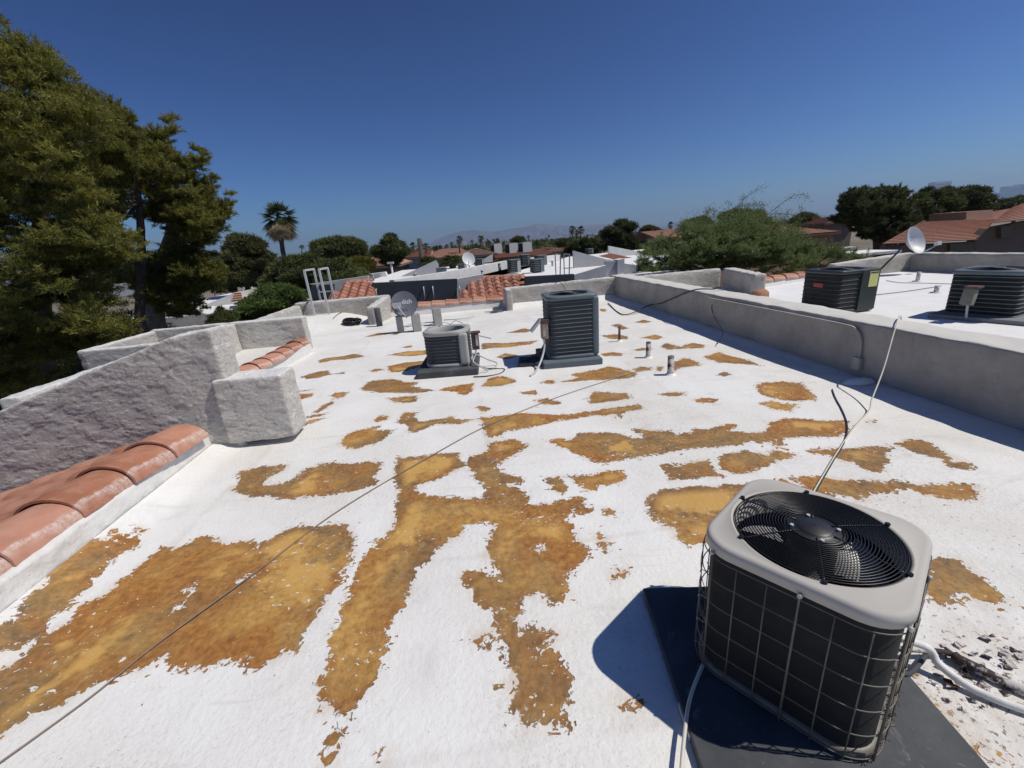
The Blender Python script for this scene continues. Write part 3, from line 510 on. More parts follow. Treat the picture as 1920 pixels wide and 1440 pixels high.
# walls of the right-hand neighbour roof
strip_wall('parapet_wall', 'low parapet at the back of the small recess beyond the right wall', (4.3, 11.15), (7.1, 11.4), .25, -.3, .5, M['stucco_far'], .05, .03)
strip_wall('parapet_wall', 'thick stucco return wall with rounded end near the clay pot', (7.05, 11.3), (6.52, 9.25), .30, -.3, .52, M['stucco_far'], .04, .03)
strip_wall('parapet_wall', 'rough back parapet of the right roof behind the white dish', (9.9, 10.75), (12.45, 10.95), .25, -.3, (.42, .52), M['stucco_far'], .05, .04)
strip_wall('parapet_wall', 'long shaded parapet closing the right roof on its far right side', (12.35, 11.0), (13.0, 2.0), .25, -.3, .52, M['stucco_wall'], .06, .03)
# the sunken balcony walls beyond the wing wall
strip_wall('balcony_wall', 'front wall of the sunken stucco box beyond the sloping wing wall', (-7.25, 8.6), (-4.6, 8.6), .18, -2.5, .3, M['stucco'], .05, .03)
strip_wall('balcony_wall', 'outer side wall of the sunken stucco box beside the big pine', (-7.07, 10.7), (-7.07, 8.6), -.18, -2.5, (.3, .298), M['stucco'], .05, .03)
strip_wall('balcony_wall', 'back wall of the sunken stucco box below the tree trunks', (-7.2, 10.5), (-4.4, 10.5), .18, -2.5, .33, M['stucco'], .05, .03)
# coated curb under the near tiles
tag(MB().prism([(-2.78, -1, -.1), (-2.78, -1, .2), (-2.44, -1, .2), (-2.425, -1, -.1)], (0, 4.86, 0)).build('curb', M['curb']), 'rough white curb under the near cap tiles', kind='structure')
solidify_wall(bpy.data.objects['curb'], .02, .03, .12, .02)
# building mass under the roof
tag(MB().box((0.7, 5.2, -3.4), (6.2, 12.0, 6.2)).build('building', M['white_stucco']), 'two storey stucco building that carries the roof', 'building')
# right neighbour roof
ro = MB(); ro.quad((4.38, -2, .03), (12.5, -2, .03), (12.5, 11.1, .03), (4.38, 11.3, .03)); tag(ro.build('roof', M['white']), 'clean white coated roof beyond the right wall', kind='structure')
tag(MB().box((8.4, 5, -3.4), (8, 12.2, 6.6)).build('building', M['white_stucco']), 'stucco building under the clean white right-hand roof', 'building')

# ---------------------------------------------------------------- clay tiles
def cap_mesh(a, b, L, t=.016, n=12, name='cap_tile', m=None):
    """half-barrel ridge tile, axis along +y, near lip raised"""
    rings = []
    for y, k in ((0, 1.0), (L*.5, .965), (L, .92)):
        rings.append([(a*k*math.cos(math.pi*i/n), y, b*k*math.sin(math.pi*i/n)) for i in range(n+1)])
    inner = [[(x*(1-t/a), y, z*(1-t/b)) for x, y, z in r_] for r_ in rings]
    mb = MB(); mb.loft(rings, close=False); mb.loft(inner, close=False)
    for r_, q in ((rings[0], inner[0]), (rings[-1], inner[-1])):
        for i in range(n): mb.quad(r_[i], r_[i+1], q[i+1], q[i])
    for i in (0, n):
        mb.quad(rings[0][i], rings[-1][i], inner[-1][i], inner[0][i])
    return mb.mesh(name, m or M['tile'])
capM = cap_mesh(.215, .145, .46); barM = cap_mesh(.15, .085, .46, .014, 8, 'tile')
def cap_row(root, pts, L, me, sz=1.0, z0=0.):
    """cap tiles from lip points; each farther tile overlaps the nearer one"""
    for i in range(len(pts)-1):
        a, b = Vector(pts[i]), Vector(pts[i+1]); d = b-a
        inst('tile', me, root, a, (R(-2.2)+random.uniform(-.008, .008), 0, math.atan2(-d.x, d.y)+random.uniform(-.02, .02)), (sz*random.uniform(.97, 1.03), d.length/L*1.08, sz))
t1 = thing('tile_roof', 'nearest terracotta tile slope with big cap tiles against the grey wing wall', 'tiled roof')
rowpts = [(-2.68, 1.0, .2), (-2.68, 1.42, .2), (-2.68, 1.86, .2), (-2.67, 2.28, .2), (-2.66, 2.70, .2), (-2.64, 3.11, .2), (-2.60, 3.50, .2), (-2.57, 3.87, .2)]
rowpts = [(x, y-.16, z) for x, y, z in rowpts]
cap_row(t1, rowpts[::1], .46, capM)
slope = math.atan(.276)
for r_ in range(5):
    for c in range(14):
        y = .9+c*.215; x = -2.74-(r_+1)*.36
        o = inst('tile', barM, t1)
        o.matrix_local = Matrix.Translation((x, y, .20-.276*(-2.74-x)))@Matrix.Rotation(-slope, 4, 'Y')@Matrix.Rotation(R(-90), 4, 'Z')@Matrix.Rotation(R(-2.5), 4, 'X')@Matrix.Diagonal((.74, .92, .9, 1))
MB().prism([(-2.6, .5, .17), (-4.9, .5, .17-.276*2.3), (-4.9, .5, .1-.276*2.3), (-2.6, .5, .08)], (0, 3.35, 0)).build('underlay', M['tile'], t1)
t2 = thing('tile_roof', 'row of small cap tiles at the foot of the short rough wall', 'tiled roof')
lp = [U(x, y, .15) for x, y in ((447, 708), (483, 693), (505, 683), (528, 671), (545, 661), (563, 650), (576, 643))]
cap_row(t2, [(p.x-.10, p.y, .15) for p in lp], .46, capM, .80)
MB().prism([(lp[0].x-.3, lp[0].y-.2, -.1), (lp[0].x-.3, lp[0].y-.2, .15), (lp[0].x+.09, lp[0].y-.2, .15), (lp[0].x+.10, lp[0].y-.2, -.1)], Vector((lp[-1].x-lp[0].x, lp[-1].y-lp[0].y+.1, 0))).build('curb', M['curb'], t2)
MB().prism([(-4.15, 4.2, .13), (lp[0].x-.25, 4.2, .13), (lp[0].x-.25, lp[0].y, .13), (lp[-1].x-.25, lp[-1].y+.1, .13), (-4.15, lp[-1].y+.1, .13)], (0, 0, -.5)).build('ledge', M['curb'], t2)
t3 = thing('tile_roof', 'far row of terracotta cap tiles between the dish and the pale pier', 'tiled roof')
cap_row(t3, [(-1.95+.36*i, 11.52, .19) for i in range(9)], .46, capM, .9)
MB().prism([(-1.95, 11.28, -.1), (-1.95, 11.36, .18), (-1.95, 11.75, .18), (-1.95, 11.75, -.1)], (2.95, 0, 0)).build('curb', M['curb'], t3)
t4 = thing('tile_roof', 'row of cap tiles along the back of the right-hand roof', 'tiled roof')
q0, q1 = U(1425, 530, .16), U(1600, 505, .16)
cap_row(t4, [q0+(q1-q0)*i/8+Vector((0, .18, 0)) for i in range(9)], .46, capM, .9)
MB().prism([q0+Vector((0, -.06, -.2)), q0+Vector((0, .02, 0)), q0+Vector((0, .4, 0)), q0+Vector((0, .4, -.2))], q1-q0).build('curb', M['curb'], t4)
def rz(x, y): return float(roof_h(np.array([x]), np.array([y]))[0])
# ---------------------------------------------------------------- condensers
M['lid'] = plain('beige_enamel', (.49, .465, .425), .72, .04, 3, .06, 200, .001)
M['lid'].node_tree.nodes['Principled BSDF'].inputs['Coat Weight'].default_value = .0
M['blackmetal'] = plain('black_wire', (.012, .012, .014), .35, .1, 20, 0)
M['guard'] = plain('tan_wire', (.17, .155, .125), .5, .2, 30, 0)
def coil(name, col=(.012, .013, .013), fins=260, strength=.5):
    t = NT(name); w = t.n('ShaderNodeTexWave'); w.wave_type = 'BANDS'; w.bands_direction = 'Z'; w.inputs['Scale'].default_value = fins; t.l(t.co, w.inputs['Vector'])
    d = t.ramp(t.noise(3.5, 6, .7), [(.45, 0.), (.8, 1.)])
    c = t.mix(d, col, tuple(x*2.2+.006 for x in col)); return t.out(c, .8, t.bump(t.math('ADD', w.outputs['Fac'], t.noise(140, 3, .6)), strength, .003))
M['coil'] = coil('coil_dark')
def fins(name):
    t = NT(name); sp = t.n('ShaderNodeSeparateXYZ'); t.l(t.co, sp.inputs[0]); a = t.math('ARCTAN2', sp.outputs[1], sp.outputs[0])
    s_ = t.math('SINE', t.math('MULTIPLY', a, 210.)); k = t.ramp(t.math('MULTIPLY_ADD', s_, .5, .5), [(.3, 0.), (.7, 1.)])
    c = t.mix(k, (.018, .022, .027), (.075, .088, .098)); return t.out(c, .7, t.bump(k, .5, .004))
M['void'] = plain('cabinet_interior', (.016, .016, .018), .7, .3, 8, 0)
M['blade'] = plain('fan_blade_grey', (.40, .40, .41), .4, .06, 6, 0)
M['motor'] = plain('motor_cap', (.020, .021, .024), .45, .15, 12, 0)
M['blue_grey'] = plain('blue_grey_enamel', (.13, .165, .18), .5, .12, 4, .05, 120, .001)
M['fin_dark'] = fins('coil_fins')
M['rust'] = plain('rusty_box', (.11, .055, .045), .75, .35, 12, .3, 60, .002)
M['tanbox'] = plain('tan_box', (.30, .235, .165), .7, .25, 9, .2, 60, .002)
M['light_metal'] = plain('light_grey_metal', (.50, .51, .51), .5, .08, 8, .05, 90, .001)
M['beige_panel'] = plain('beige_panel', (.40, .40, .375), .55, .1, 5, .05, 90, .001)
M['cable_w'] = plain('white_cable', (.66, .63, .54), .5, .1, 12, 0)
M['cable_k'] = plain('black_cable', (.03, .03, .034), .5, .1, 12, 0)
M['cord'] = plain('tan_cord', (.25, .19, .15), .8, .15, 30, 0)
M['yellow'] = plain('yellow_label', (.66, .68, .24), .6, .05, 9, 0)
M['redlabel'] = plain('red_label', (.35, .05, .05), .5, .05, 9, 0)
M['concrete'] = plain('grey_concrete', (.33, .32, .30), .9, .15, 9, .5, 60, .004)
M['ink'] = plain('dark_print', (.02, .02, .08), .6, 0, 5, 0)
M['ink_w'] = plain('white_print', (.75, .75, .75), .6, 0, 5, 0)
def text(name, body, size, m, parent=None, ext=.001):
    c = bpy.data.curves.new(name, 'FONT'); c.body = body; c.size = size; c.extrude = ext; c.align_x = 'CENTER'; c.align_y = 'CENTER'
    c.materials.append(m); q = bpy.data.objects.new(name, c); COL.objects.link(q)
    me = bpy.data.meshes.new_from_object(q.evaluated_get(bpy.context.evaluated_depsgraph_get())); bpy.data.objects.remove(q)
    o = bpy.data.objects.new(name, me); COL.objects.link(o); o.parent = parent; return o

def grille(root, z, Rr, nr, wr, nsp, m, dome=.02, hub=.06, nring=72, offs=R(12)):
    for k in range(nr):
        r_ = hub+(Rr-hub)*(k+1)/nr; zz = z+dome*(1-(r_/Rr)**2)
        MB().tube([(r_*math.cos(2*math.pi*i/nring), r_*math.sin(2*math.pi*i/nring), zz) for i in range(nring)], wr, 5, closed=True).build('grille_ring', m, root, fix=False)
    for k in range(nsp):
        a = offs+2*math.pi*k/nsp
        pts = []
        for i in range(7):
            r_ = hub*.8+(Rr*1.075-hub*.8)*i/6; pts.append((r_*math.cos(a), r_*math.sin(a), z+dome*(1-min(1, (r_/Rr))**2)-wr*1.4))
        MB().tube(pts, wr*1.5, 6).tube([(Rr*1.05*math.cos(a), Rr*1.05*math.sin(a), z-.006), (Rr*1.05*math.cos(a), Rr*1.05*math.sin(a), z+.006)], .008, 8).build('grille_spoke', m, root)
def lid_mesh(side, rad, z0, z1, hole, n=96, lip=.012, ringr=None):
    ro = ringr or min(hole*1.10, side/2-.032)
    circ = lambda r_, z: [(r_*math.cos(2*math.pi*(i+.5)/n), r_*math.sin(2*math.pi*(i+.5)/n), z) for i in range(n)]
    S = lambda d, z: rsq_ring(side-2*d, max(rad-d, .01), z, n)
    rings = [S(.010, z0), S(0, z0), S(0, z0+(z1-z0)*.6), S(.002, z0+(z1-z0)*.8), S(.007, z1-.003), S(.013, z1-.0005), S(.020, z1), circ(ro+.005, z1), circ(ro+.003, z1+.002), circ(ro, z1-.003), circ(ro-.008, z1-.005), circ(hole+.005, z1-.006), circ(hole, z1-.010), circ(hole, z1-.09)]
    return MB().loft(rings)
def fan(root, z, r_, nb=3, m=None, tw=.5, ph=0.3):
    for k in range(nb):
        mb = MB(); a0 = ph+2*math.pi*k/nb; rows = []
        for i in range(7):
            rr = .05+(r_-.05)*i/6; hw = tw*(.55+.45*i/6)
            rows.append([(rr*math.cos(a0+hw*(j/5-.5)*2*.85), rr*math.sin(a0+hw*(j/5-.5)*2*.85), z-.03+.06*j/5) for j in range(6)])
        mb.loft(rows, close=False); mb.build('fan_blade', m or M['blade'], root, fix=False)
    MB().cyl((0, 0, z-.05), .05, .1, 24).build('fan_hub', M['motor'], root)

# --- the near one: beige lid, wire guard
near = thing('condenser', 'nearest condenser with beige lid, black fan grille and tan wire guard', 'air conditioner', (1.085, 1.093, .036), R(36.3))
SD, RD, H1 = .56, .118, .564
lid_mesh(SD, RD, H1-.042, H1, .237).build('lid', M['lid'], near)
MB().loft([rsq_ring(SD-.035, RD-.015, z, 96) for z in (.02, H1-.045)]).build('coil', M['coil'], near)
MB().loft([rsq_ring(SD-.05, RD-.02, z, 96) for z in (H1-.052, .03)]+[[(0.001*math.cos(i), .001*math.sin(i), .03) for i in range(96)]]).build('inner_wall', M['void'], near)
MB().loft([rsq_ring(SD-.02, RD-.01, 0, 96), rsq_ring(SD-.006, RD, .004, 96), rsq_ring(SD-.006, RD, .028, 96), rsq_ring(SD-.04, RD-.02, .03, 96)]).build('base_pan', M['guard'], near)
grille(near, H1+.002, .238, 19, .0020, 6, M['blackmetal'], .016, .070, offs=R(19))
MB().loft([[(r_*math.cos(2*math.pi*i/48), r_*math.sin(2*math.pi*i/48), z) for i in range(48)] for r_, z in ((.086, H1-.006), (.088, H1+.010), (.080, H1+.014), (.058, H1+.012), (.052, H1+.018), (.044, H1+.023), (.002, H1+.026))]).build('motor_plate', M['motor'], near)
MB().cyl((0, 0, H1-.19), .072, .185, 32).build('motor', M['motor'], near)
for k in range(4):
    a = R(30)+k*math.pi/2
    MB().cyl((.068*math.cos(a), .068*math.sin(a), H1+.012), .006, .008, 8).build('bolt', M['light_metal'], near)
fan(near, H1-.125, .222, 3, tw=.55, ph=R(188))
def guard_pt(th, z, off=.004): r_ = rsq(SD+2*off, RD+off, 0, th); return (r_*math.cos(th), r_*math.sin(th), z)
# wires of the guard: closed hoops and uprights, evenly spaced along the outline
dense = [2*math.pi*i/720 for i in range(720)]; pp = [Vector(guard_pt(t, 0)) for t in dense]
cum = [0]
for i in range(720): cum.append(cum[-1]+(pp[(i+1) % 720]-pp[i]).length)
def at_len(s):
    s %= cum[-1]; i = max(0, int(np.searchsorted(cum, s))-1); return dense[i % 720]
NW = 24
for k, z in enumerate((.018, .118, .218, .318, .418, .508)):
    MB().tube([guard_pt(2*math.pi*i/120, z) for i in range(120)], .0019, 5, closed=True).build('guard_hoop', M['guard'], near, fix=False)
for k in range(NW):
    th = at_len(cum[-1]*(k+.45)/NW); thick = k % 3 == 0
    w_ = .0036 if thick else .0021
    MB().tube([guard_pt(th, .006, .006), guard_pt(th, H1-.035 if thick else H1-.06, .006)], w_, 6).build('guard_upright', M['guard'], near)
    if thick: MB().tube([guard_pt(th, H1-.040, .004), guard_pt(th, H1-.040, .012)], .007, 8).build('screw', M['light_metal'], near)
# looping wire at the left corner
for k in range(2):
    th0 = R(126+k*10); pts = [guard_pt(th0+R(5)*math.sin(i*.55+k*math.pi), .03+i*.0098, .010) for i in range(46)]
    MB().tube(pts, .0014, 5).build('guard_zigzag', M['guard'], near)
# leaf litter caught at the foot
mb = MB()
for i in range(420):
    th = random.gauss(R(282), R(24)); b = Vector(guard_pt(th, random.uniform(.002, .045)**1.0, random.uniform(-.006, .008)))
    d = Vector((random.gauss(0, 1), random.gauss(0, 1), random.gauss(0, .6))).normalized()*random.uniform(.006, .02); s_ = d.orthogonal().normalized()*.0010
    mb.quad(b-s_, b+s_, b+d+s_, b+d-s_)
tag(mb.build('dry_litter', plain('dry_litter', (.16, .10, .07), .9, .4, 40, 0), near, fix=False), kind='stuff')
npad = thing('condenser_pad', 'large dark grey pad under the nearest condenser', 'pad', (1.005, .95, 0), R(-9))
MB().box((0, 0, .012), (.83, 1.02, .046)).build('slab', M['pad'], npad, bevel=.006)
MB().box((-.4165, -.06, .016), (.004, .11, .022)).build('label', M['light_metal'], npad)
# small frost of spilled coating on the pad
# --- line set with white coating, right edge
def rope(name, pts, r_, m, label, cat, n=8, sub=8, parent=None):
    pts = [Vector(p) for p in pts]; out = []
    for i in range(len(pts)-1):
        p0, p1, p2, p3 = pts[max(i-1, 0)], pts[i], pts[i+1], pts[min(i+2, len(pts)-1)]
        for k in range(sub):
            t = k/sub; out.append(.5*((2*p1)+(p2-p0)*t+(2*p0-5*p1+4*p2-p3)*t*t+(3*p1-p0-3*p2+p3)*t**3))
    out.append(pts[-1]); o = MB().tube(out, r_, n).build(name, m, parent)
    return tag(o, label, cat) if label else o
M['flaky'] = (lambda t: t.out(t.mix(t.ramp(t.noise(16, 6, .7), [(.48, 0.), (.54, 1.)]), (.60, .57, .53), (.05, .03, .03)), .8, t.bump(t.noise(16, 6, .7), .8, .01)))(NT('flaking_pipe_wrap'))
rope('refrigerant_pipe', [(1.34, 1.02, .18), tuple(U(1735, 1212, .10)), tuple(U(1760, 1245, .05)), tuple(U(1810, 1283, .025)), tuple(U(1860, 1308, .02)), tuple(U(1925, 1332, .02)), tuple(U(2040, 1368, .02))], .0135, plain('white_pipe', (.74, .73, .70), .6, .15, 20, .3, 60, .003), 'white coated pipe leaving the nearest condenser to the right', 'pipe', 12)
rope('wrapped_pipe', [(1.36, 1.06, .06), tuple(U(1765, 1222, .03)), tuple(U(1800, 1238, .025)), tuple(U(1840, 1258, .03)), tuple(U(1885, 1280, .02)), tuple(U(1990, 1325, .02))], [.010]*12+[.019]*29, M['flaky'], 'flaking white and black wrapped pipe beyond the smooth white pipe', 'pipe', 10)
rope('refrigerant_pipe', [(1.33, .98, .10), (1.41, .96, .04), (1.50, .99, .03), (1.58, 1.03, .02)], .008, M['pad'], 'thin dark pipe stub between the white pipes', 'pipe')

mb = MB()
for i in range(70):                        # flakes of old coating lying round the pipes
    q = U(random.gauss(1835, 60), random.gauss(1262, 34)); s_ = random.uniform(.006, .028)
    a0 = random.random()*6; mb.prism([(q.x+s_*math.cos(a0+k*1.3)*random.uniform(.5, 1), q.y+s_*math.sin(a0+k*1.3)*random.uniform(.4, 1), rz(q.x, q.y)+random.uniform(.001, .012)) for k in range(4)], (0, 0, .003))
tag(mb.build('coating_flakes', M['flaky']), 'broken flakes of old coating round the white pipes', kind='stuff')
# --- louvred units: body with bars
def louvre_unit(name, label, loc, rz, w, d, h, rad, nbar, post, m_post, m_top, m_bar, m_coil, barw=.011, hole=None, group=None, cat='air conditioner', panel='none'):
    t = thing(name, label, cat, loc, rz, group); k = d/w
    ring = lambda off, z: rsq_ring(w-2*off, max(rad-off, .01), z, 64, k)
    MB().loft([ring(.009, .02), ring(.009, h-.04)]).build('coil', m_coil, t)
    MB().loft([ring(.0, 0), ring(-.004, .01), ring(-.004, .045), ring(.02, .05)]).build('base_pan', m_top, t)
    for i in range(nbar):
        z = .06+(h-.12)*(i+.6)/nbar
        MB().loft([ring(.010, z-barw*.6), ring(.003, z-barw*.4), ring(.002, z+barw*.3), ring(.010, z+barw*.45)]).build('slat', m_bar, t)
    hole = hole or w*.40
    lid_mesh(w+.012, rad+.004, h-.055, h, hole, 64).build('lid', m_top, t).scale = (1, k, 1)
    MB().loft([[(r_*math.cos(2*math.pi*i/32), r_*math.sin(2*math.pi*i/32), z) for i in range(32)] for r_, z in ((hole+.01, h-.08), (hole, h-.16), (.001, h-.17))]).build('inner_wall', M['void'], t)
    grille(t, h+.001, hole, 9, .0028, 4, M['blackmetal'], .015, .05, 40)
    MB().cyl((0, 0, h), .06, .018, 20).build('motor_plate', m_top, t)
    fan(t, h-.10, hole*.93, 3)
    if post:                                # corner post / service panel: x0,x1 along the front (-y), turning the right corner
        x0 = post
        MB().box(((x0+w/2)/2+.002, -d/2+.042, h/2-.004), (w/2-x0+.008, .09, h-.055)).build('service_panel', m_post, t, bevel=.03, seg=4)
    return t
tall = louvre_unit('condenser', 'tall blue-grey condenser with thirteen louvre bars in the middle of the roof', (1.375, 5.68, .085), R(-2.5), .66, .62, .825, .105, 13, .25, M['blue_grey'], M['blue_grey'], M['blue_grey'], M['fin_dark'], .0085, .25)
def pad(name, label, loc, rz, w, d, h, m, bev=.012):
    return tag(MB().box((0, 0, h/2), (w, d, h)).build(name, m, bevel=bev), label, 'pad')
p_ = pad('condenser_pad', 'blue-grey pad under the tall condenser', 0, 0, .78, .86, .085, plain('pad_blue', (.12, .145, .165), .8, .12, 5, .2, 80, .002)); p_.location = (1.33, 5.68, 0); p_.rotation_euler.z = R(-2.5)
# open disconnect box on its left flank
dbx = thing('disconnect_box', 'open tan disconnect box with lifted grey lid on the tall condenser', 'electrical box', (.955, 5.45, .50))
MB().box((.03, 0, .0), (.085, .11, .25)).build('box_body', M['tanbox'], dbx, bevel=.006)
MB().box((.03, -.01, .11), (.11, .14, .05)).build('box_hood', M['rust'], dbx, bevel=.004)
MB().box((-.085, -.02, .06), (.03, .11, .20), Matrix.Rotation(R(42), 3, 'Y')).build('open_lid', M['light_metal'], dbx, bevel=.003)
MB().box((.018, -.058, -.01), (.035, .006, .16)).build('label', M['beige_panel'], dbx)
rope('conduit', [(.97, 5.43, .37), (.97, 5.42, .28), (.93, 5.36, .17), (.86, 5.25, .08), (.78, 5.12, .03), (.70, 5.02, .015)], .014, M['light_metal'], 'grey flexible conduit running down from the open box to the roof', 'conduit')
rope('conduit', [(1.0, 5.50, .30), (.95, 5.5, .22), (.90, 5.55, .15), (.80, 5.58, .10), (.66, 5.60, .04)], .019, M['cable_k'], 'black insulated line behind the grey flexible conduit', 'pipe')
tag(MB().prism([(.60, 5.5, .0), (.92, 5.42, .0), (.95, 5.75, .0), (.66, 5.85, .0)], (.02, 0, .06)).build('metal_scrap', M['pad'], bevel=.01), 'dark flat scrap lying against the left side of the blue-grey pad', 'scrap')
rope('cable', [(1.36, 5.68, .88), (1.33, 5.75, 1.0), (1.27, 5.78, 1.06), (1.22, 5.8, 1.02)], .004, M['cable_k'], 'short black wire sticking up from the top of the tall condenser', 'wire')

small = louvre_unit('condenser', 'small dark louvred condenser with beige side panel and open fan well', (-.29, 5.80, .095), R(-9), .60, .56, .475, .19, 8, .19, M['beige_panel'], M['beige_panel'], plain('louvre_grey', (.06, .07, .078), .55, .1, 8, 0), M['fin_dark'], .018, .235)
for ch in list(small.children):
    if ch.name.startswith(('grille', 'motor_plate')): bpy.data.objects.remove(ch)
MB().tube([(-.12, .05, .49), (-.05, .12, .54), (.03, .15, .50), (.1, .16, .55), (.20, .17, .50)], .006, 6).build('bent_wire', M['light_metal'], small)
p_ = pad('condenser_pad', 'dark raised pad under the small louvred condenser', 0, 0, .80, .86, .095, M['pad']); p_.location = (-.30, 5.80, 0); p_.rotation_euler.z = R(-4)
sbx = thing('disconnect_box', 'rusty brown disconnect box with lever beside the small condenser', 'electrical box', (.075, 5.62, .40))
MB().box((0, 0, 0), (.10, .09, .23)).build('box_body', M['rust'], sbx, bevel=.005)
MB().box((.01, -.01, .115), (.13, .12, .018)).build('box_hood', M['rust'], sbx, bevel=.004)
MB().bar((.03, -.05, .08), (.21, -.06, .02), .014).build('lever', M['light_metal'], sbx)
MB().box((.022, -.047, .01), (.03, .006, .15)).build('label', M['light_metal'], sbx)
rope('conduit', [(.075, 5.60, .31), (.06, 5.57, .22), (.02, 5.53, .16), (.03, 5.45, .14), (.10, 5.40, .10), (.20, 5.42, .02)], .010, M['light_metal'], 'pale conduit looping down from the rusty box', 'conduit')
rope('cable', [(.0, 5.55, .15), (.15, 5.5, .05), (.32, 5.52, .012), (.42, 5.45, .012), (.35, 5.28, .012), (.18, 5.22, .012), (.0, 5.25, .012)], .007, M['cable_k'], 'dark cable looping on the roof right of the small condenser', 'cable')
rope('cable', [(.0, 5.75, .2), (.1, 5.72, .17), (.22, 5.72, .10), (.34, 5.70, .04), (.30, 5.58, .012), (.2, 5.5, .012)], .010, M['light_metal'], 'pale line set behind the rusty disconnect box', 'pipe')

# right neighbour roof units
ac1 = louvre_unit('condenser', 'black condenser with yellow label on the white right-hand roof', (6.22, 7.15, .10), R(45), .76, .76, .70, .035, 8, 0, M['blue_grey'], plain('dark_green_enamel', (.035, .045, .045), .45, .1, 5, 0), plain('dark_bar', (.045, .055, .056), .45, .1, 5, 0), M['coil'], .012)
ac1.location = (6.52, 6.95, .05); ac1.rotation_euler.z = R(4)
MB().box((.20, -.387, .35), (.34, .02, .66)).build('service_panel', bpy.data.materials['dark_green_enamel'], ac1, bevel=.006)
MB().box((.25, -.40, .53), (.17, .006, .25)).build('label', M['yellow'], ac1)
MB().box((.25, -.404, .635), (.15, .004, .02)).build('label_print', M['ink'], ac1)
MB().box((-.386, .02, .45), (.012, .19, .07)).build('badge', M['redlabel'], ac1)
ac2 = louvre_unit('condenser', 'blue-grey condenser with grey disconnect box at the far right of the roofs', (7.75, 5.55, .06), R(20), .80, .78, .66, .10, 9, .30, M['blue_grey'], M['blue_grey'], M['blue_grey'], M['coil'], .013)
p_ = pad('condenser_pad', 'grey pad under the far right condenser', 0, 0, 1.15, 1.05, .06, plain('pad_light', (.22, .225, .23), .8, .1, 5, 0)); p_.location = (7.75, 5.5, .03); p_.rotation_euler.z = R(20)
b2 = thing('disconnect_box', 'grey disconnect box hanging on the far right condenser', 'electrical box', (7.12, 5.37, .42), R(20))
MB().box((0, 0, -.04), (.12, .13, .22), Matrix.Rotation(R(14), 3, 'Y')).build('box_body', plain('dull_box', (.20, .20, .17), .7, .2, 8, .2), b2, bevel=.006)
MB().box((.02, -.02, .10), (.2, .15, .03)).build('box_hood', M['rust'], b2, bevel=.004)
MB().tube([(.02, 0, -.12), (.04, 0, -.22), (.02, -.02, -.34)], .016, 8).build('conduit', M['light_metal'], b2)
# --- vent pipes
for (x, y, h, r_, lab) in ((2.34, 6.37, .24, .018, 'thin black vent pipe farthest from the nearest condenser'), (2.35, 5.31, .22, .032, 'white vent pipe in the middle of the three'), (2.28, 4.53, .23, .036, 'rusty dark vent pipe with open end, closest of the three')):
    v = thing('vent_pipe', lab, 'vent pipe', (x, y, 0.0), 0, 'vent pipes on the roof')
    pm = M['flaky'] if r_ > .03 else M['rust']
    mb = MB().loft([[(q*math.cos(2*math.pi*i/20), q*math.sin(2*math.pi*i/20), z) for i in range(20)] for q, z in ((r_, -.02), (r_, h), (r_*.84, h), (r_*.84, h-.08), (.001, h-.08))]); mb.build('pipe', pm, v)
    MB().loft([[(q*math.cos(2*math.pi*i/20), q*math.sin(2*math.pi*i/20), z) for i in range(20)] for q, z in ((r_+.05, -.008), (r_+.025, .006), (r_+.008, .02), (r_+.003, .03))]).build('flashing', M['white'], v)
# --- cords and cables on the roof
def laid(pxs, dz=.006): out = []; [out.append((p.x, p.y, rz(p.x, p.y)+dz)) for p in (U(x, y) for x, y in pxs)]; return out
rope('string', laid([(-60, 1474), (0, 1434), (170, 1310), (300, 1205), (480, 1075), (640, 955), (800, 862), (905, 805), (1010, 760), (1100, 728), (1200, 697)], .010), .0034, M['cord'], 'thin brown cord stretched diagonally across the whole roof', 'cord', 6)
rope('cable', laid([(1560, 732), (1566, 748), (1580, 775), (1588, 800), (1583, 830), (1560, 870), (1540, 905), (1510, 960)], .008), .0055, M['cable_k'], 'black cable snaking from the white hump toward the nearest condenser', 'cable')
wt = P(1690, 592, 3.55)
rope('cable', [(4.60, 4.1, .06), (4.46, 3.92, .45), (4.38, 3.86, .60), (4.15, 3.68, .60), (3.98, 3.53, .595), (3.90, 3.47, .53), (3.66, 3.28, .28), (3.42, 3.11, .08), (3.28, 2.99, .03)]+laid([(1600, 805), (1570, 850), (1540, 900), (1500, 970)], .008), .0065, M['cable_w'], 'cream cable hanging over the right wall and down to the roof', 'cable')
rope('cable', [tuple(U(1322, 1238, .048)), tuple(U(1300, 1290, .044)), tuple(U(1288, 1340, .044)), tuple(U(1278, 1440, .044)), tuple(U(1274, 1560, .044))], .0065, M['cable_w'], 'cream cable lying on the dark pad left of the nearest condenser', 'cable')
rope('cable', [tuple(U(1140, 568, .02)), tuple(U(1170, 590, .02)), (3.94, 8.9, .10), (3.955, 8.4, .20), (3.955, 7.95, .34), (3.96, 7.35, .53), (4.02, 7.1, .60), (4.2, 6.95, .60), (4.4, 6.92, .60), (4.5, 6.9, .1)], .011, M['cable_k'], 'black cable climbing over the right wall from the far corner', 'cable')
rope('conduit', [(3.965, 6.7, .50), (3.965, 5.0, .51), (3.965, 4.10, .51), (3.965, 3.93, .49), (3.965, 3.86, .42), (3.965, 3.83, .30), (3.965, 3.83, .14)], .014, M['stucco_wall'], 'painted conduit bending down the right wall', 'conduit', 8)
tag(MB().box((3.955, 3.83, .15), (.05, .09, .13)).build('junction_box', M['stucco_wall'], bevel=.008), 'small painted outlet box low on the right wall', 'electrical box')
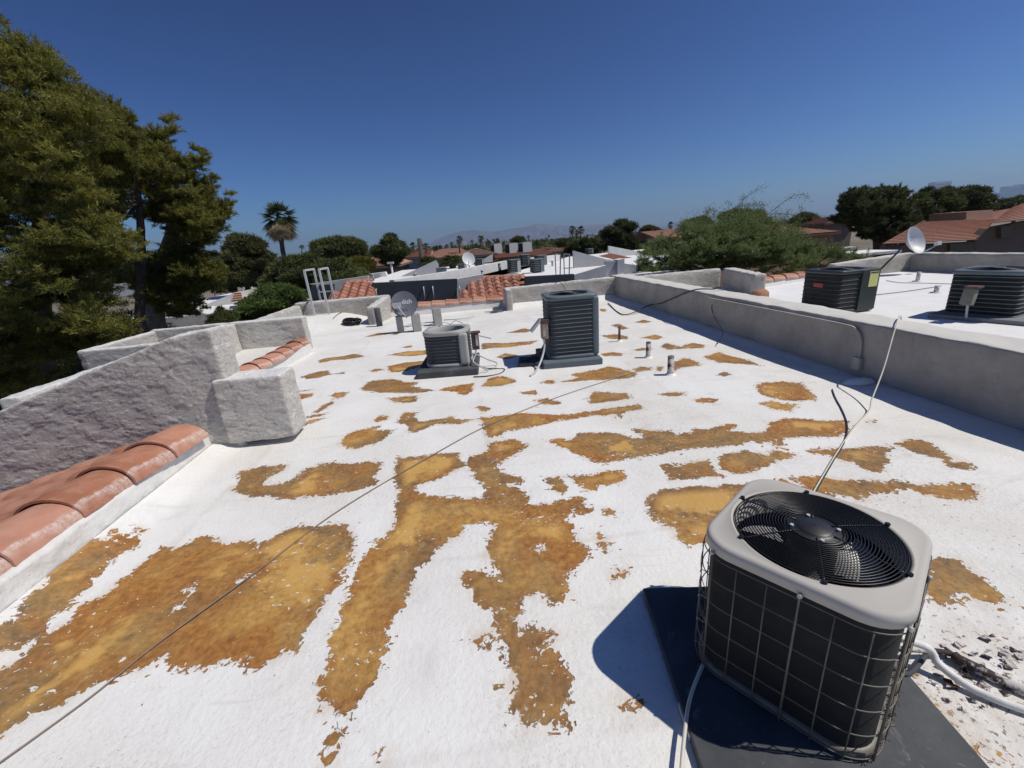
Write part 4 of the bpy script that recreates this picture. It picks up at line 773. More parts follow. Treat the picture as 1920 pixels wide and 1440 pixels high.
hm = U(1570, 728); tag(MB().loft([[(hm.x+.28+q*1.5*math.cos(2*math.pi*i/16), hm.y+.05+q*.6*math.sin(2*math.pi*i/16), z+.03) for i in range(16)] for q, z in ((.12, -.02), (.09, .01), (.05, .025), (.01, .03))]).build('coated_hump', M['white']), 'small white coated hump where the black cable ends', 'flashing')
rope('cable', [tuple(P(1356, 560, 6.9)), (3.985, 6.6, .40), (3.985, 6.5, .2), tuple(U(1355, 622, .1)), tuple(U(1345, 645, .03))], .005, M['cable_k'], 'thin dark wire dropping down the middle of the right wall', 'cable')
# --- clay pot remnant at the pillar
tag(MB().loft([[(6.35+q*math.cos(2*math.pi*i/20), 8.72+q*.7*math.sin(2*math.pi*i/20), z) for i in range(20)] for q, z in ((.16, .03), (.20, .10), (.19, .18), (.12, .24), (.01, .25))]).build('clay_cap', M['tile']), 'lone reddish clay cap beside the thick stucco return wall', 'clay cap')

# --- satellite dishes
def dish(name, label, c, r_, aim, tilt, m, ax=1.0, depth=.05):
    t = thing(name, label, 'satellite dish', c, aim)
    rings = []
    for i in range(9):
        q = r_*i/8+.0005; rings.append([(q*ax*math.cos(2*math.pi*k/40), -depth*(q/r_)**2, q*math.sin(2*math.pi*k/40)) for k in range(40)])
    mb = MB().loft(rings); back = [[(x, y+.012, z) for x, y, z in q] for q in rings]; mb.loft(back[::-1]); mb.loft([rings[-1], back[-1]])
    o = mb.build('reflector', m, t, fix=False); o.rotation_euler.x = R(-tilt); return t, o
d1, r1 = dish('satellite_dish', 'dark satellite dish with white lettering on a concrete block', tuple(P(758, 571, 9.0)), .265, R(4), 14, plain('dish_dark', (.17, .18, .20), .45, .06, 6, 0))
tx = text('lettering', 'dish', .13, M['ink_w'], d1); tx.location = (.06, -.075, .06); tx.rotation_euler = (R(90-14), 0, 0)
MB().prism([(-.24, -.065, .05), (-.06, -.075, .06), (-.06, -.08, -.05), (-.22, -.06, -.06)], (0, -.012, 0)).build('feed_head', M['light_metal'], d1, bevel=.01)
MB().tube([(.02, -.06, -.27), (-.06, -.12, -.14), (-.13, -.10, 0)], .012, 8).build('feed_arm', M['light_metal'], d1)
MB().tube([(.02, .05, 0), (.03, .06, -.22)], .022, 8).build('mast', M['light_metal'], d1)
for (px, py, Y, w_, h_, lab) in ((752, 622, 9.05, .13, .34, 'upright concrete block left of the dish block'), (783, 622, 9.0, .17, .36, 'upright concrete block carrying the dark satellite dish'), (822, 612, 9.55, .18, .36, 'upright concrete block right of the dark dish, behind the small condenser')):
    q = P(px, py, Y); tag(MB().box((q.x, q.y, h_/2), (w_, .16, h_), Matrix.Rotation(R(12), 3, 'Z')).build('concrete_block', M['concrete'], bevel=.008), lab, 'block', 'blocks under the dish mount')
q = P(758, 621, 9.05)
fr = thing('dish_frame', 'thin steel frame lying on the roof between the concrete blocks', 'frame', (q.x, q.y, 0))
MB().tube([(-.05, .3, .06), (.5, .3, .06), (.62, .55, .06), (.1, .6, .06)], .012, 6, closed=True).build('frame_bar', M['light_metal'], fr)
MB().tube([(.8, .75, .05), (1.3, .7, .05), (1.5, .9, .05)], .012, 6).build('frame_bar', M['light_metal'], fr)
q = P(1703, 455, 10.5)
d2, r2 = dish('satellite_dish', 'white satellite dish with dark logo on the right-hand roof', tuple(q), .36, R(16), 22, plain('dish_white', (.62, .63, .65), .45, .05, 6, 0), 1.0, .18)
lt = text('logo', 'D', .16, M['ink'], d2); lt.location = (-.10, -.09, .10); lt.rotation_euler = (R(68), 0, 0)
lt = text('logo', ')', .16, M['ink'], d2); lt.location = (.0, -.09, .09); lt.rotation_euler = (R(68), 0, 0)
MB().tube([(0, -.02, -.33), (.30, -.30, -.22), (.42, -.42, -.10)], .016, 8).build('feed_arm', M['light_metal'], d2)
MB().box((.43, -.43, -.06), (.20, .08, .09)).build('feed_head', M['light_metal'], d2, bevel=.01)
ft = P(1668, 522, 10.5); MB().tube([Vector((0, .08, -.05)), Vector((-.1, .15, -.25)), Vector((-.55, .35, -.80))], .025, 8).build('mast', M['pad'], d2)

# --- hatch rails at the far left corner
hr = thing('ladder_rails', 'white ladder grab rails standing over the far left parapet', 'ladder', (-3.6, 11.3, 0))
for x0, f in ((-3.77, 0), (-3.42, 1)):
    pts = [(x0+3.6, -.1, .18), (x0+3.6-.02, -.1, 1.34), (x0+3.6-.02, .62, 1.34), (x0+3.6, .62, -.6)]
    mb = MB()
    for a, b in zip(pts, pts[1:]): mb.bar(a, b, .045)
    mb.build('rail', M['light_metal'], hr)
for z in (.75, -.1): MB().bar((-.18, .62, z), (.18, .62, z), .03).build('rung', M['light_metal'], hr)
tag(rope('cable', laid([(588, 585), (600, 598), (618, 602), (628, 590), (624, 578)], .1), .012, M['cable_k'], 'x', 'cable'), 'cable lying round the foot of the white ladder rails')
# --- black bundle
q = U(662, 612); mb = MB()
for k in range(9):
    a, b_ = random.uniform(.14, .21), random.uniform(.08, .13); ph = random.random()*6
    pts = [(q.x+a*math.cos(t)+.02*math.sin(3*t+ph), q.y+b_*math.sin(t)+.03*math.cos(2*t+ph), .05+.012*k+.05*math.sin(t+ph)**2) for t in [2*math.pi*i/24 for i in range(24)]]
    mb.tube(pts, .018, 6, closed=True)
tag(mb.build('cable_coil', plain('black_plastic', (.015, .015, .018), .22, .2, 8, 0)), 'glossy black coil of tubing left of the dark dish', 'coil')
rope('cable', laid([(628, 612), (640, 606), (652, 600), (672, 600), (690, 592), (705, 597)], .02), .010, M['cord'], 'tangled brown cable behind the black coil', 'cable')
tag(MB().cyl((-2.02, 10.1, 0), .07, .42, 16).build('vent_pipe', M['pad']), 'short dark stub pipe at the end of the white-topped return wall', 'vent pipe')
q = U(925, 587); mb = MB()
for i in range(8): mb.prism([(q.x+random.gauss(0, .12), q.y+random.gauss(0, .05), .01+random.random()*.03) for _ in range(3)], (0, 0, .015))
tag(mb.build('debris', M['cord']), 'scraps of broken tile near the pale pier', kind='stuff')
# ---------------------------------------------------------------- the neighbour building behind the alley
def slab(name, pxs, Y, thick, m, parent=None, label=None, cat=None, bevel=0):
    o = MB().prism([P(x, y, Y) for x, y in pxs], (0, thick, 0)).build(name, m, parent, bevel=bevel)
    return tag(o, label, cat) if label else o
def wall_path(name, pts, h0, th, m, parent=None, label=None, cat=None):
    mb = MB()
    for a, b in zip(pts, pts[1:]):
        a, b = Vector(a), Vector(b); d = b-a; n_ = Vector((-d.y, d.x, 0)).normalized()*th
        mb.prism([Vector((a.x, a.y, h0)), Vector((b.x, b.y, h0)), b, a], n_)
    o = mb.build(name, m, parent); return tag(o, label, cat) if label else o
nb = thing('apartment_building', 'neighbouring white roofed building with dark walls and tile slopes across the alley', 'building')
MB().prism([(-6, 16.5, .14), (-.35, 16.4, .14), (1.2, 20.5, .14), (9.0, 36.5, .14), (18, 40, .14), (19, 22, .14), (8.6, 18.0, .14), (8.0, 15.7, .14), (4, 15.3, .14), (1.8, 16.6, .14)], (0, 0, -.3)).build('roof_surface', M['white'], nb)
MB().prism([(-6, 16.6, .10), (-.4, 17, .10), (9.0, 36.5, .10), (-5, 38, .10)], (0, 0, -.3)).build('roof_surface', M['white'], nb)
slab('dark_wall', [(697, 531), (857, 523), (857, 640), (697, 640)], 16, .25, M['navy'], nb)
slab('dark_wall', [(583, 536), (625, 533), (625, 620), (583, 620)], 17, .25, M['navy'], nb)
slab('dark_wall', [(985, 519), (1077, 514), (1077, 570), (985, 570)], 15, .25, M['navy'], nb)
slab('wing_wall', [(857.5, 523), (906, 514), (906, 528), (876, 545), (857.5, 575)], 16.1, .2, M['white_stucco'], nb)
slab('wing_wall', [(580, 533), (690, 517), (690, 528), (655, 535), (625, 562), (625.5, 535)], 17.2, .2, M['white_stucco'], nb)
slab('wing_wall', [(1077.5, 515), (1137, 497), (1137, 560), (1077.5, 560)], 15.2, .2, M['white_stucco'], nb)
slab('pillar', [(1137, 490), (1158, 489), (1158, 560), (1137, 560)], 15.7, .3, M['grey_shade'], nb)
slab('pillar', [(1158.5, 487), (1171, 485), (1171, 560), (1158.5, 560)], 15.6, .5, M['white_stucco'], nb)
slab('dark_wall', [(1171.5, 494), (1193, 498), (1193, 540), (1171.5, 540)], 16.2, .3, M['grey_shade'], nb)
slab('wing_wall', [(1075, 470), (1140, 487), (1158, 489), (1130, 500), (1077, 512)], 22, .2, M['grey_shade'], nb)
slab('wing_wall', [(1142, 461), (1199, 472), (1199, 489), (1142, 476)], 30, .25, M['white_stucco'], nb)
slab('roof_patch', [(1123, 480), (1146, 475), (1194, 485), (1196, 496), (1160, 488)], 27, .2, M['tile_far'], nb)
pts = [U(739, 525, .6), U(860, 506, .6), U(955, 488, .6), U(1050, 477, .6)]
wall_path('parapet', pts, .05, .25, M['white_stucco'], nb)
for px in ((681, 553), (706, 553), (795, 549), (812, 548), (862, 547)):   # little vent hoods on the dark walls
    q = P(px[0], px[1]-4, 15.9)
    MB().tube([q+Vector((0, .1, .12)), q+Vector((0, -.05, .12)), q+Vector((0, -.07, 0)), q+Vector((0, -.07, -.35))], .022, 6).build('wall_pipe', M['light_metal'], nb)
# tile slopes, tile by tile
tileN = (lambda: None)
def wave_tile(w, L, hgt):
    mb = MB(); n = 8; rows = []
    for y in (0, L): rows.append([(w*(i/n-.5), y, hgt*(.5-.5*math.cos(2*math.pi*i/n)) if i <= n else 0) for i in range(n+1)])
    mb.loft(rows, close=False); mb.loft([[(x, y, z-.02) for x, y, z in rows[0]], rows[0]], close=False)
    return mb.mesh('tile', M['tile_far'], fix=False)
wt_m = wave_tile(.30, .42, .085)
def tile_slope(root, tl, tr, bl, br, nr, nc, ridge=True):
    tl, tr, bl, br = map(Vector, (tl, tr, bl, br))
    for r_ in range(nr):
        a = bl+(tl-bl)*r_/nr; b = br+(tr-br)*r_/nr; up = (tl-bl)
        k0 = Vector((a.x, a.y, a.z)); width = b.x-a.x; n = max(1, int(round(width/.30)))
        for c in range(n):
            x_ = math.ceil(a.x/.30)*.30+c*.30
            if x_ > b.x: break
            p = a+(b-a)*((x_-a.x)/max(.01, b.x-a.x))
            ang = math.asin((tl.z-bl.z)/math.hypot(tl.y-bl.y, tl.z-bl.z))
            o = inst('tile', wt_m, root, (p.x, p.y, p.z+.05), (ang-R(3), 0, 0), (1.02, 1.12*math.hypot(tl.y-bl.y, tl.z-bl.z)/nr/.42, 1))
    MB().prism([bl, br, tr, tl], (0, .1, -.12)).build('underlay', M['tile_far'], root)
    if ridge:
        n = int((tr.x-tl.x)/.36)
        for i in range(n):
            p = tl+(tr-tl)*(i/n); inst('ridge_tile', capM, root, (p.x, p.y+.05, p.z+.03), (0, 0, R(-90)), (.55, .92, .75))
ts = thing('tile_slope', 'terracotta tile slope between white wing wall and dark wall across the alley', 'tiled roof')
tile_slope(ts, (.55, 16.4, .38), (2.22, 15.6, .37), (-.55, 14.1, -.50), (1.75, 14.1, -.50), 8, 8)
ts = thing('tile_slope', 'small terracotta tile slope beside the ladder rails across the alley', 'tiled roof')
tile_slope(ts, (-4.10, 16.6, .62), (-3.27, 16.6, .62), (-4.75, 15.2, .10), (-3.02, 15.2, .10), 6, 6)

# rooftop condensers and gear over there
def small_unit(label, px, pb, pt, Y, m, group='condensers on the neighbouring white roof', w=None, rz_=0.2, dark=True):
    a = P(px[0], pb, Y); b = P(px[1], pb, Y); w = b.x-a.x; h = P(px[0], pt, Y).z-a.z; c = (a+b)/2
    t = thing('condenser', label, 'air conditioner', (c.x, c.y+w/2, c.z), rz_, group)
    MB().loft([rsq_ring(w*.90, w*.16, z, 32) for z in (.02, h*.93)]).build('coil', m, t)
    for i in range(6):
        z = h*(.1+.8*i/6); MB().loft([rsq_ring(w*.89, w*.16, z, 32), rsq_ring(w*.93, w*.16, z+.02, 32), rsq_ring(w*.89, w*.16, z+.04, 32)]).build('slat', M['blue_grey'], t)
    lid_mesh(w*.96, w*.17, h*.9, h, w*.34, 32).build('lid', M['blue_grey'], t)
    MB().cyl((0, 0, h-.1), w*.1, .1, 12).build('fan_hub', M['motor'], t)
    MB().box((w*.30, -w*.44, h*.45), (w*.28, w*.1, h*.84)).build('service_panel', M['light_metal'] if 'pale' in label else M['blue_grey'], t)
    return t
small_unit('dark condenser with pale line box, nearest left of the four on the bright roof', (954, 977), 512, 486, 21.5, M['coil'])
small_unit('blue-grey condenser with bright corner, nearest right of the four on the bright roof', (997, 1021), 511, 485, 20.8, M['coil'])
small_unit('dark condenser standing behind the left one of the bright roof pair', (975, 995), 499, 477, 26.5, M['coil'])
small_unit('dark condenser half hidden behind the blue-grey one on the bright roof', (1005, 1026), 498, 478, 26.0, M['coil'])
small_unit('dark condenser right of the pale round dish beyond the long diagonal parapet', (891, 909), 500, 485, 26, M['coil'])
small_unit('low dark condenser left of the pale round dish', (859, 875), 506, 495, 25, M['coil'])
small_unit('small grey condenser beside the triangular wing wall on the far left roof', (818, 838), 516, 502, 24, M['blue_grey'])
small_unit('dark condenser beside the triangular wing wall top right of the bright roof', (1100, 1113), 478, 466, 38, M['coil'])
def tower_unit(label, px, pb, pt, Y):
    a = P(px[0], pb, Y); b = P(px[1], pb, Y); w = b.x-a.x; h = P(px[0], pt, Y).z-a.z
    t = thing('rooftop_unit', label, 'air conditioner', (a.x, a.y, a.z), R(20), 'tall rooftop coolers in the distance')
    MB().box((w*.5, w*.3, h/2), (w*.95, w*.95, h)).build('cabinet', M['light_metal'], t)
    MB().box((w*.0, w*.28, h*.48), (w*.06, w*.8, h*.85)).build('louvre_panel', M['coil'], t)
    MB().box((w*.55, w*.3, h*1.03), (w*.7, w*.7, h*.06)).build('cap', M['metal'], t)
tower_unit('leftmost of the three tall dark and light coolers on the distant red roof', (926, 943), 476, 458, 60)
tower_unit('middle one of the three tall dark and light coolers on the distant red roof', (954, 973), 475, 457, 60)
tower_unit('rightmost of the three tall dark and light coolers on the distant red roof', (979, 999), 473, 455, 60)
q = P(878, 486, 24); d3, r3 = dish('satellite_dish', 'pale round satellite dish beyond the long diagonal parapet', tuple(q), .36, R(20), 20, bpy.data.materials['dish_white'], 1.0, .07)
MB().tube([(0, .05, 0), (.05, .05, -.6)], .03, 6).build('mast', M['metal'], d3)
MB().tube([(0, -.02, -.3), (-.1, -.3, -.1)], .02, 6).build('feed_arm', M['metal'], d3)
hr2 = thing('ladder_rails', 'dark ladder rails on the bright neighbouring roof', 'ladder')
for x0 in (1050, 1067):
    a = P(x0, 528, 15.3); b = P(x0+1, 477, 15.3)
    mb = MB(); mb.bar(a, b, .035); mb.bar(b, b+Vector((.0, .9, .0)), .035); mb.bar(b+Vector((0, .9, 0)), b+Vector((0, .9, -.75)), .035); mb.build('rail', M['metal'], hr2)
MB().bar(P(1057, 503, 16), P(1073, 502, 16), .03).build('rung', M['metal'], hr2)
slab('wing_wall', [(752, 518), (817, 488), (822, 496), (822, 512), (793, 516)], 28, .2, M['grey_shade'], None, 'triangular stucco wing wall on the roof beyond the dark wall', 'wall')
slab('parapet_wall', [(676, 516), (722, 510), (729, 525), (676, 528)], 30, .6, M['white_stucco'], None, 'low pale stucco box left of the triangular wing wall', 'wall')
slab('parapet_wall', [(905, 487), (924, 476), (924, 491), (905, 493)], 34, .2, M['grey_shade'], None, 'small triangular wing wall right of the pale round dish', 'wall')

# small fittings scattered on the other roofs
for (px, py, h, r_, lab) in ((905, 521, .35, .05, 'small vent pipe near the front edge of the bright neighbouring roof'), (938, 507, .4, .06, 'vent pipe left of the dark condenser pair'), (1036, 499, .3, .06, 'short vent pipe right of the blue-grey condenser'), (700, 523, .3, .06, 'little vent on the roof edge above the dark wall'), (779, 521, .25, .09, 'squat vent on the roof edge above the dark wall'), (1045, 486, .35, .06, 'far vent pipe near the dark ladder rails')):
    q = U(px, py, .15); v = thing('vent_pipe', lab, 'vent pipe', (q.x, q.y, .12)); MB().cyl((0, 0, 0), r_, h, 10).build('pipe', M['metal'], v); MB().cyl((0, 0, h-.02), r_*1.5, .05, 10).build('cap', M['metal'], v)
for (px, py, h, lab) in ((1720, 527, .22, 'short vent pipe on the white right-hand roof'), (1755, 548, .14, 'stubby vent left of the far right condenser')):
    q = U(px, py, .04); v = thing('vent_pipe', lab, 'vent pipe', (q.x, q.y, .03)); MB().cyl((0, 0, 0), .04, h, 12).build('pipe', M['light_metal'], v); MB().cyl((0, 0, 0), .09, .02, 12).build('flashing', M['white'], v)
rope('cable', [tuple(U(x, y, .045)) for x, y in ((1640, 553), (1700, 546), (1765, 536))], .008, M['cord'], 'thin rusty wire lying across the white right-hand roof', 'cable', 6)
rope('cable', [tuple(U(x, y, .045)) for x, y in ((1662, 526), (1690, 530), (1740, 531), (1800, 533))], .007, M['cord'], 'thin brown wire running from the foot of the white dish', 'cable', 6)
# ---------------------------------------------------------------- ground, street level
def gmat(name, a, b, sc): t = NT(name); return t.out(t.mix(t.ramp(t.noise(sc, 6, .6), [(.4, 0.), (.6, 1.)]), a, b), .95)
tag(MB().quad((-40000, -3000, -6.6), (40000, -3000, -6.6), (40000, 60000, -6.6), (-40000, 60000, -6.6)).build('ground', gmat('dry_ground', (.15, .125, .09), (.24, .20, .15), .02)), 'dry desert ground around the buildings', kind='structure')
tag(MB().quad((-22, -4, -6.59), (-8, -4, -6.59), (-8, 60, -6.59), (-22, 60, -6.59)).build('street', gmat('asphalt', (.12, .12, .12), (.17, .165, .16), .5)), 'asphalt lane beside the building', kind='structure')

# ---------------------------------------------------------------- houses
M['house_roof'] = terracotta('concrete_tile_roof', (.45, .26, .19)); M['pink'] = plain('pink_stucco', (.46, .29, .22), .9, .08, 1, 0); M['brown_wall'] = plain('brown_stucco', (.16, .125, .105), .9, .1, 1, 0)
M['glass'] = plain('window_glass', (.05, .06, .07), .1, .1, 3, 0)
def roof_plane(mb, a, b, c, d, courses):
    """stepped tile courses; a-b is the eave, d-c the ridge"""
    a, b, c, d = map(Vector, (a, b, c, d)); nrm = (b-a).cross(d-a).normalized()
    if nrm.z < 0: nrm = -nrm
    for i in range(courses):
        t0, t1 = i/courses, (i+1)/courses; p0, p1 = a+(d-a)*t0, b+(c-b)*t0; q0, q1 = a+(d-a)*t1, b+(c-b)*t1
        st = nrm*.07; mb.quad(p0+st, p1+st, q1, q0); mb.quad(p0, p1, p1+st, p0+st)
def house(name, label, x0, x1, y0, y1, z_e, z_r, wall, roofm=None, axis='x', hip=.0, courses=12, wins=(), cat='house', over=.5, z0=-6.6):
    t = thing(name, label, cat, ((x0+x1)/2, (y0+y1)/2, z0)); cx, cy = (x0+x1)/2, (y0+y1)/2
    L = lambda x, y, z: Vector((x-cx, y-cy, z-z0))
    MB().box(L(cx, cy, (z_e+z0)/2), (x1-x0, y1-y0, z_e-z0)).build('wall', wall, t)
    mb = MB(); o_ = over
    X0, X1, Y0, Y1 = x0-o_, x1+o_, y0-o_, y1+o_
    if axis == 'x':
        r0, r1 = L(X0+hip, cy, z_r), L(X1-hip, cy, z_r)
        roof_plane(mb, L(X0, Y0, z_e), L(X1, Y0, z_e), r1, r0, courses); roof_plane(mb, L(X1, Y1, z_e), L(X0, Y1, z_e), r0, r1, courses)
        mb.poly([L(X0, Y0, z_e), r0, L(X0, Y1, z_e)]); mb.poly([L(X1, Y0, z_e), L(X1, Y1, z_e), r1])
    else:
        r0, r1 = L(cx, Y0+hip, z_r), L(cx, Y1-hip, z_r)
        roof_plane(mb, L(X0, Y1, z_e), L(X0, Y0, z_e), r0, r1, courses); roof_plane(mb, L(X1, Y0, z_e), L(X1, Y1, z_e), r1, r0, courses)
        mb.poly([L(X0, Y0, z_e), L(X1, Y0, z_e), r0]); mb.poly([L(X0, Y1, z_e), r1, L(X1, Y1, z_e)])
    mb.build('roof', roofm or M['house_roof'], t, fix=False)
    MB().box(L(cx, cy, z_e-.12), (x1-x0+2*o_-.02, y1-y0+2*o_-.02, .2)).build('eave_board', M['brown_wall'], t)
    for (wx, wz, ww, wh) in wins:
        f = MB().box(L(wx, y0-.04, wz), (ww+.16, .08, wh+.16)).build('window', M['light_metal'], t)
        MB().box(L(wx, y0-.09, wz), (ww, .03, wh)).build('pane', M['glass'], f)
    return t
def hz(pxl, pxr, eave, ridge, Y, depth, wall, label, **k):
    a = P(pxl, eave, Y); b = P(pxr, eave, Y); 
    ze = (a.z+b.z)/2; rr = P((pxl+pxr)/2, ridge, Y+depth/2)
    return house('house', label, a.x, b.x, Y, Y+depth, ze, rr.z, wall, **k)
hz(652, 742, 500, 478, 48, 12, M['brown_wall'], 'red roofed house left of the dark round pine', hip=3)
hz(757, 800, 482, 471, 62, 12, M['white_stucco'], 'red roofed house with white wall between the pine and the date palms')
hz(800, 885, 482, 466, 58, 14, M['pink'], 'long red roofed house behind the date palms', hip=2)
hz(868, 925, 478, 466, 52, 12, M['brown_wall'], 'house with dark gable facing the roof below the small palms', axis='y')
hz(935, 1030, 480, 470, 62, 12, M['pink'], 'low red roof carrying the three tall coolers')
hz(1018, 1055, 472, 464, 66, 10, M['brown_wall'], 'small dark gabled house right of the three coolers', axis='y')
hz(1060, 1125, 470, 462, 72, 12, M['pink'], 'red roofed house below the cluster of tall palms')
a = P(1195, 470, 60); b = P(1240, 470, 60)
bx = thing('house', 'pink stucco block with flat top left of the feathery green tree', 'house', ((a.x+b.x)/2, 60, -6.6))
MB().box((0, 0, 5), (b.x-a.x, 8, P(1215, 434, 60).z+6.6+.0-0 if False else 10+2*(P(1215, 434, 60).z-3.4))).build('wall', M['pink'], bx)
MB().box((1, -4.1, P(1215, 440, 60).z+6.6), (3, .4, .8)).build('balcony', M['brown_wall'], bx)
hz(1246, 1330, 447, 428, 50, 12, M['pink'], 'pink house with tiled roof behind the left half of the feathery tree')
hz(1310, 1560, 445, 413, 42, 16, M['pink'], 'big pink tiled roof behind the feathery green tree', hip=6, courses=18)
hz(1548, 1600, 416, 406, 60, 12, M['brown_wall'], 'small house with pale roof behind the right pines', axis='y')
# the two storey houses on the right
q = [P(x, y, 26) for x, y in ((1656, 457), (1775, 452), (1866, 425), (1730, 415), (1868, 410))]
h1 = thing('house', 'dark walled house with wide salmon tiled roof right of the white dish', 'house', (q[0].x, 26, -6.6)); base = Vector((q[0].x, 26, -6.6))
e0, e1 = P(1654, 458, 25), P(1834, 450, 25); r0, r1 = P(1728, 416, 31), P(1869, 410, 31)
mb = MB(); roof_plane(mb, e0-base, e1-base, r1-base, r0-base, 16); mb.build('roof', M['house_roof'], h1, fix=False)
MB().prism([P(1664, 461, 25.8)-base, P(1826, 453, 25.8)-base, P(1826, 520, 25.8)-base, P(1664, 520, 25.8)-base], (0, .5, 0)).build('wall', M['brown_wall'], h1)
MB().prism([P(1852, 428, 25.9)-base, P(1990, 403, 25.9)-base, P(1990, 520, 25.9)-base, P(1826, 520, 25.9)-base, P(1827, 453, 25.9)-base], (0, .5, 0)).build('wall', M['brown_wall'], h1)
for (xa, xb, ya, yb) in ((1664, 1690, 463, 476), (1735, 1757, 460, 474), (1781, 1818, 457, 474), (1877, 1898, 424, 446)):
    f = MB().prism([P(xa-1, ya-1, 25.75)-base, P(xb+1, ya-1, 25.75)-base, P(xb+1, yb+1, 25.75)-base, P(xa-1, yb+1, 25.75)-base], (0, .12, 0)).build('window', M['brown_wall'], h1)
    MB().prism([P(xa, ya, 25.65)-base, P(xb, ya, 25.65)-base, P(xb, yb, 25.65)-base, P(xa, yb, 25.65)-base], (0, .05, 0)).build('pane', M['glass'], f)
h2 = thing('house', 'upper salmon tiled roof rising at the far right edge', 'house', (q[4].x, 27, -6.6)); base = Vector((q[4].x, 27, -6.6))
mb = MB(); roof_plane(mb, P(1858, 419, 24.5)-base, P(2010, 402, 24.5)-base, P(2010, 352, 30)-base, P(1900, 388, 30)-base, 12); mb.build('roof', M['house_roof'], h2, fix=False)
mb = MB(); roof_plane(mb, P(1800, 415, 33)-base, P(1990, 405, 33)-base, P(1990, 375, 38)-base, P(1862, 397, 38)-base, 10); mb.build('roof', M['house_roof'], h2, fix=False)
MB().prism([P(1812, 397, 33.5)-base, P(1862, 393, 33.5)-base, P(1862, 415, 33.5)-base, P(1812, 415, 33.5)-base], (0, 3, 0)).build('chimney', M['pink'], h2)
# carports: white flat roofs between the pines and the house
for y0, lab in ((470, 'upper'), (476, 'lower')):
    q = P(1562, y0+1, 24); q2 = P(1656, y0, 24)
    tag(MB().box(((q.x+q2.x)/2, 24+ (0 if y0 > 472 else 3), q.z-.06), (q2.x-q.x, 2.2, .14)).build('carport', M['white_stucco']), f'{lab} white flat carport roof left of the dark walled house', 'carport')
# white cottage seen under the pines on the left
wp = P(440, 560, 24)
hw = thing('house', 'white stucco house with small tiled porch seen below the pine branches', 'house', (wp.x, 24, -6.6))
W_ = lambda x, y, Y: P(x, y, Y)-Vector((wp.x, 24, -6.6))
MB().prism([W_(352, 585, 24), W_(442, 548, 24), W_(455, 700, 24), W_(352, 700, 24)], (0, 6, 0)).build('wall', M['white_stucco'], hw)
c0 = W_(402, 588, 20)
MB().box((c0.x-3, c0.y+8, c0.z-3), (6, 16, 6)).build('wall', M['white_stucco'], hw)
MB().prism([W_(452, 560, 22), W_(460, 556, 22), W_(466, 640, 22), W_(458, 640, 22)], (0, .3, 0)).build('porch_pier', M['white_stucco'], hw)
mb = MB(); roof_plane(mb, W_(434, 566, 21.5), W_(456, 563, 21.5), W_(452, 548, 23), W_(440, 548, 23), 4); mb.build('roof', M['house_roof'], hw, fix=False)
MB().prism([W_(438, 568, 23.5), W_(453, 566, 23.5), W_(458, 640, 23.5), W_(440, 640, 23.5)], (0, .3, 0)).build('porch_recess', M['brown_wall'], hw)
slab('parapet_wall', [(170, 540), (252, 528), (252, 552), (170, 566)], 30, 4, M['white_stucco'], None, 'bright white building seen through the gap under the middle pine', 'wall')
h5 = hz(430, 500, 562, 548, 34, 6, M['white_stucco'], 'white walled building left of the dark green tree', hip=0)
slab('parapet_wall', [(446, 525), (495, 519), (497, 540), (446, 545)], 36, .6, M['white_stucco'], None, 'pale flat roofed block seen between the pines and the palm', 'wall')
# far hotel towers
for (xa, xb, yt, yb, lab) in ((1748, 1778, 342, 380, 'faint hotel tower rising behind the right pines'), (1884, 1912, 350, 385, 'pale hotel tower at the far right horizon'), (1908, 1945, 346, 385, 'second pale hotel tower at the right picture edge'), (1858, 1876, 362, 385, 'low violet block left of the pale hotel tower')):
    a = P(xa, yt, 7000); b = P(xb, yt, 7000)
    tw = tag(MB().box(((a.x+b.x)/2, 7000, (a.z-6)/2), (b.x-a.x, 120, a.z+6)).build('hotel_tower', plain('tower_stone', (.34, .33, .36), .6, .2, .02, 0)), lab, 'tower')
    for k in range(6): MB().box(((a.x+b.x)/2, 6936, a.z*(.35+.11*k)), ((b.x-a.x)*.9, 6, a.z*.04)).build('window_band', M['glass'], tw)

# ---------------------------------------------------------------- foliage
def leaf_mat(name, a, b, tr=.25, rough=.6):
    t = NT(name); at = t.n('ShaderNodeAttribute', attribute_name='tint').outputs['Fac']
    c = t.mix(at, a, b); t.b.inputs['Base Color'].default_value = (*a, 1); t.l(c, t.b.inputs['Base Color']); t.b.inputs['Roughness'].default_value = rough
    t.b.inputs['Specular IOR Level'].default_value = .25
    tl = t.n('ShaderNodeBsdfTranslucent'); t.l(c, tl.inputs[0]); mx = t.n('ShaderNodeMixShader'); mx.inputs[0].default_value = tr
    out = t.t.nodes['Material Output']; t.l(t.b.outputs[0], mx.inputs[1]); t.l(tl.outputs[0], mx.inputs[2]); t.l(mx.outputs[0], out.inputs[0]); return t.m
L_pine = leaf_mat('pine_needles', (.070, .085, .022), (.39, .36, .08), .42)
L_dark = leaf_mat('dark_needles', (.045, .058, .022), (.15, .17, .055), .3)
L_green = leaf_mat('green_leaves', (.06, .10, .025), (.17, .23, .06), .35)
L_mesq = leaf_mat('feathery_leaves', (.10, .135, .045), (.27, .33, .13), .4)
L_olive = leaf_mat('olive_leaves', (.070, .080, .030), (.140, .135, .050), .3)
L_yel = leaf_mat('yellow_green_leaves', (.10, .11, .02), (.26, .21, .04), .35)
L_palm = leaf_mat('palm_leaves', (.035, .055, .018), (.09, .11, .035), .2)
L_dry = leaf_mat('dead_palm_leaves', (.22, .175, .10), (.42, .34, .21), .2)
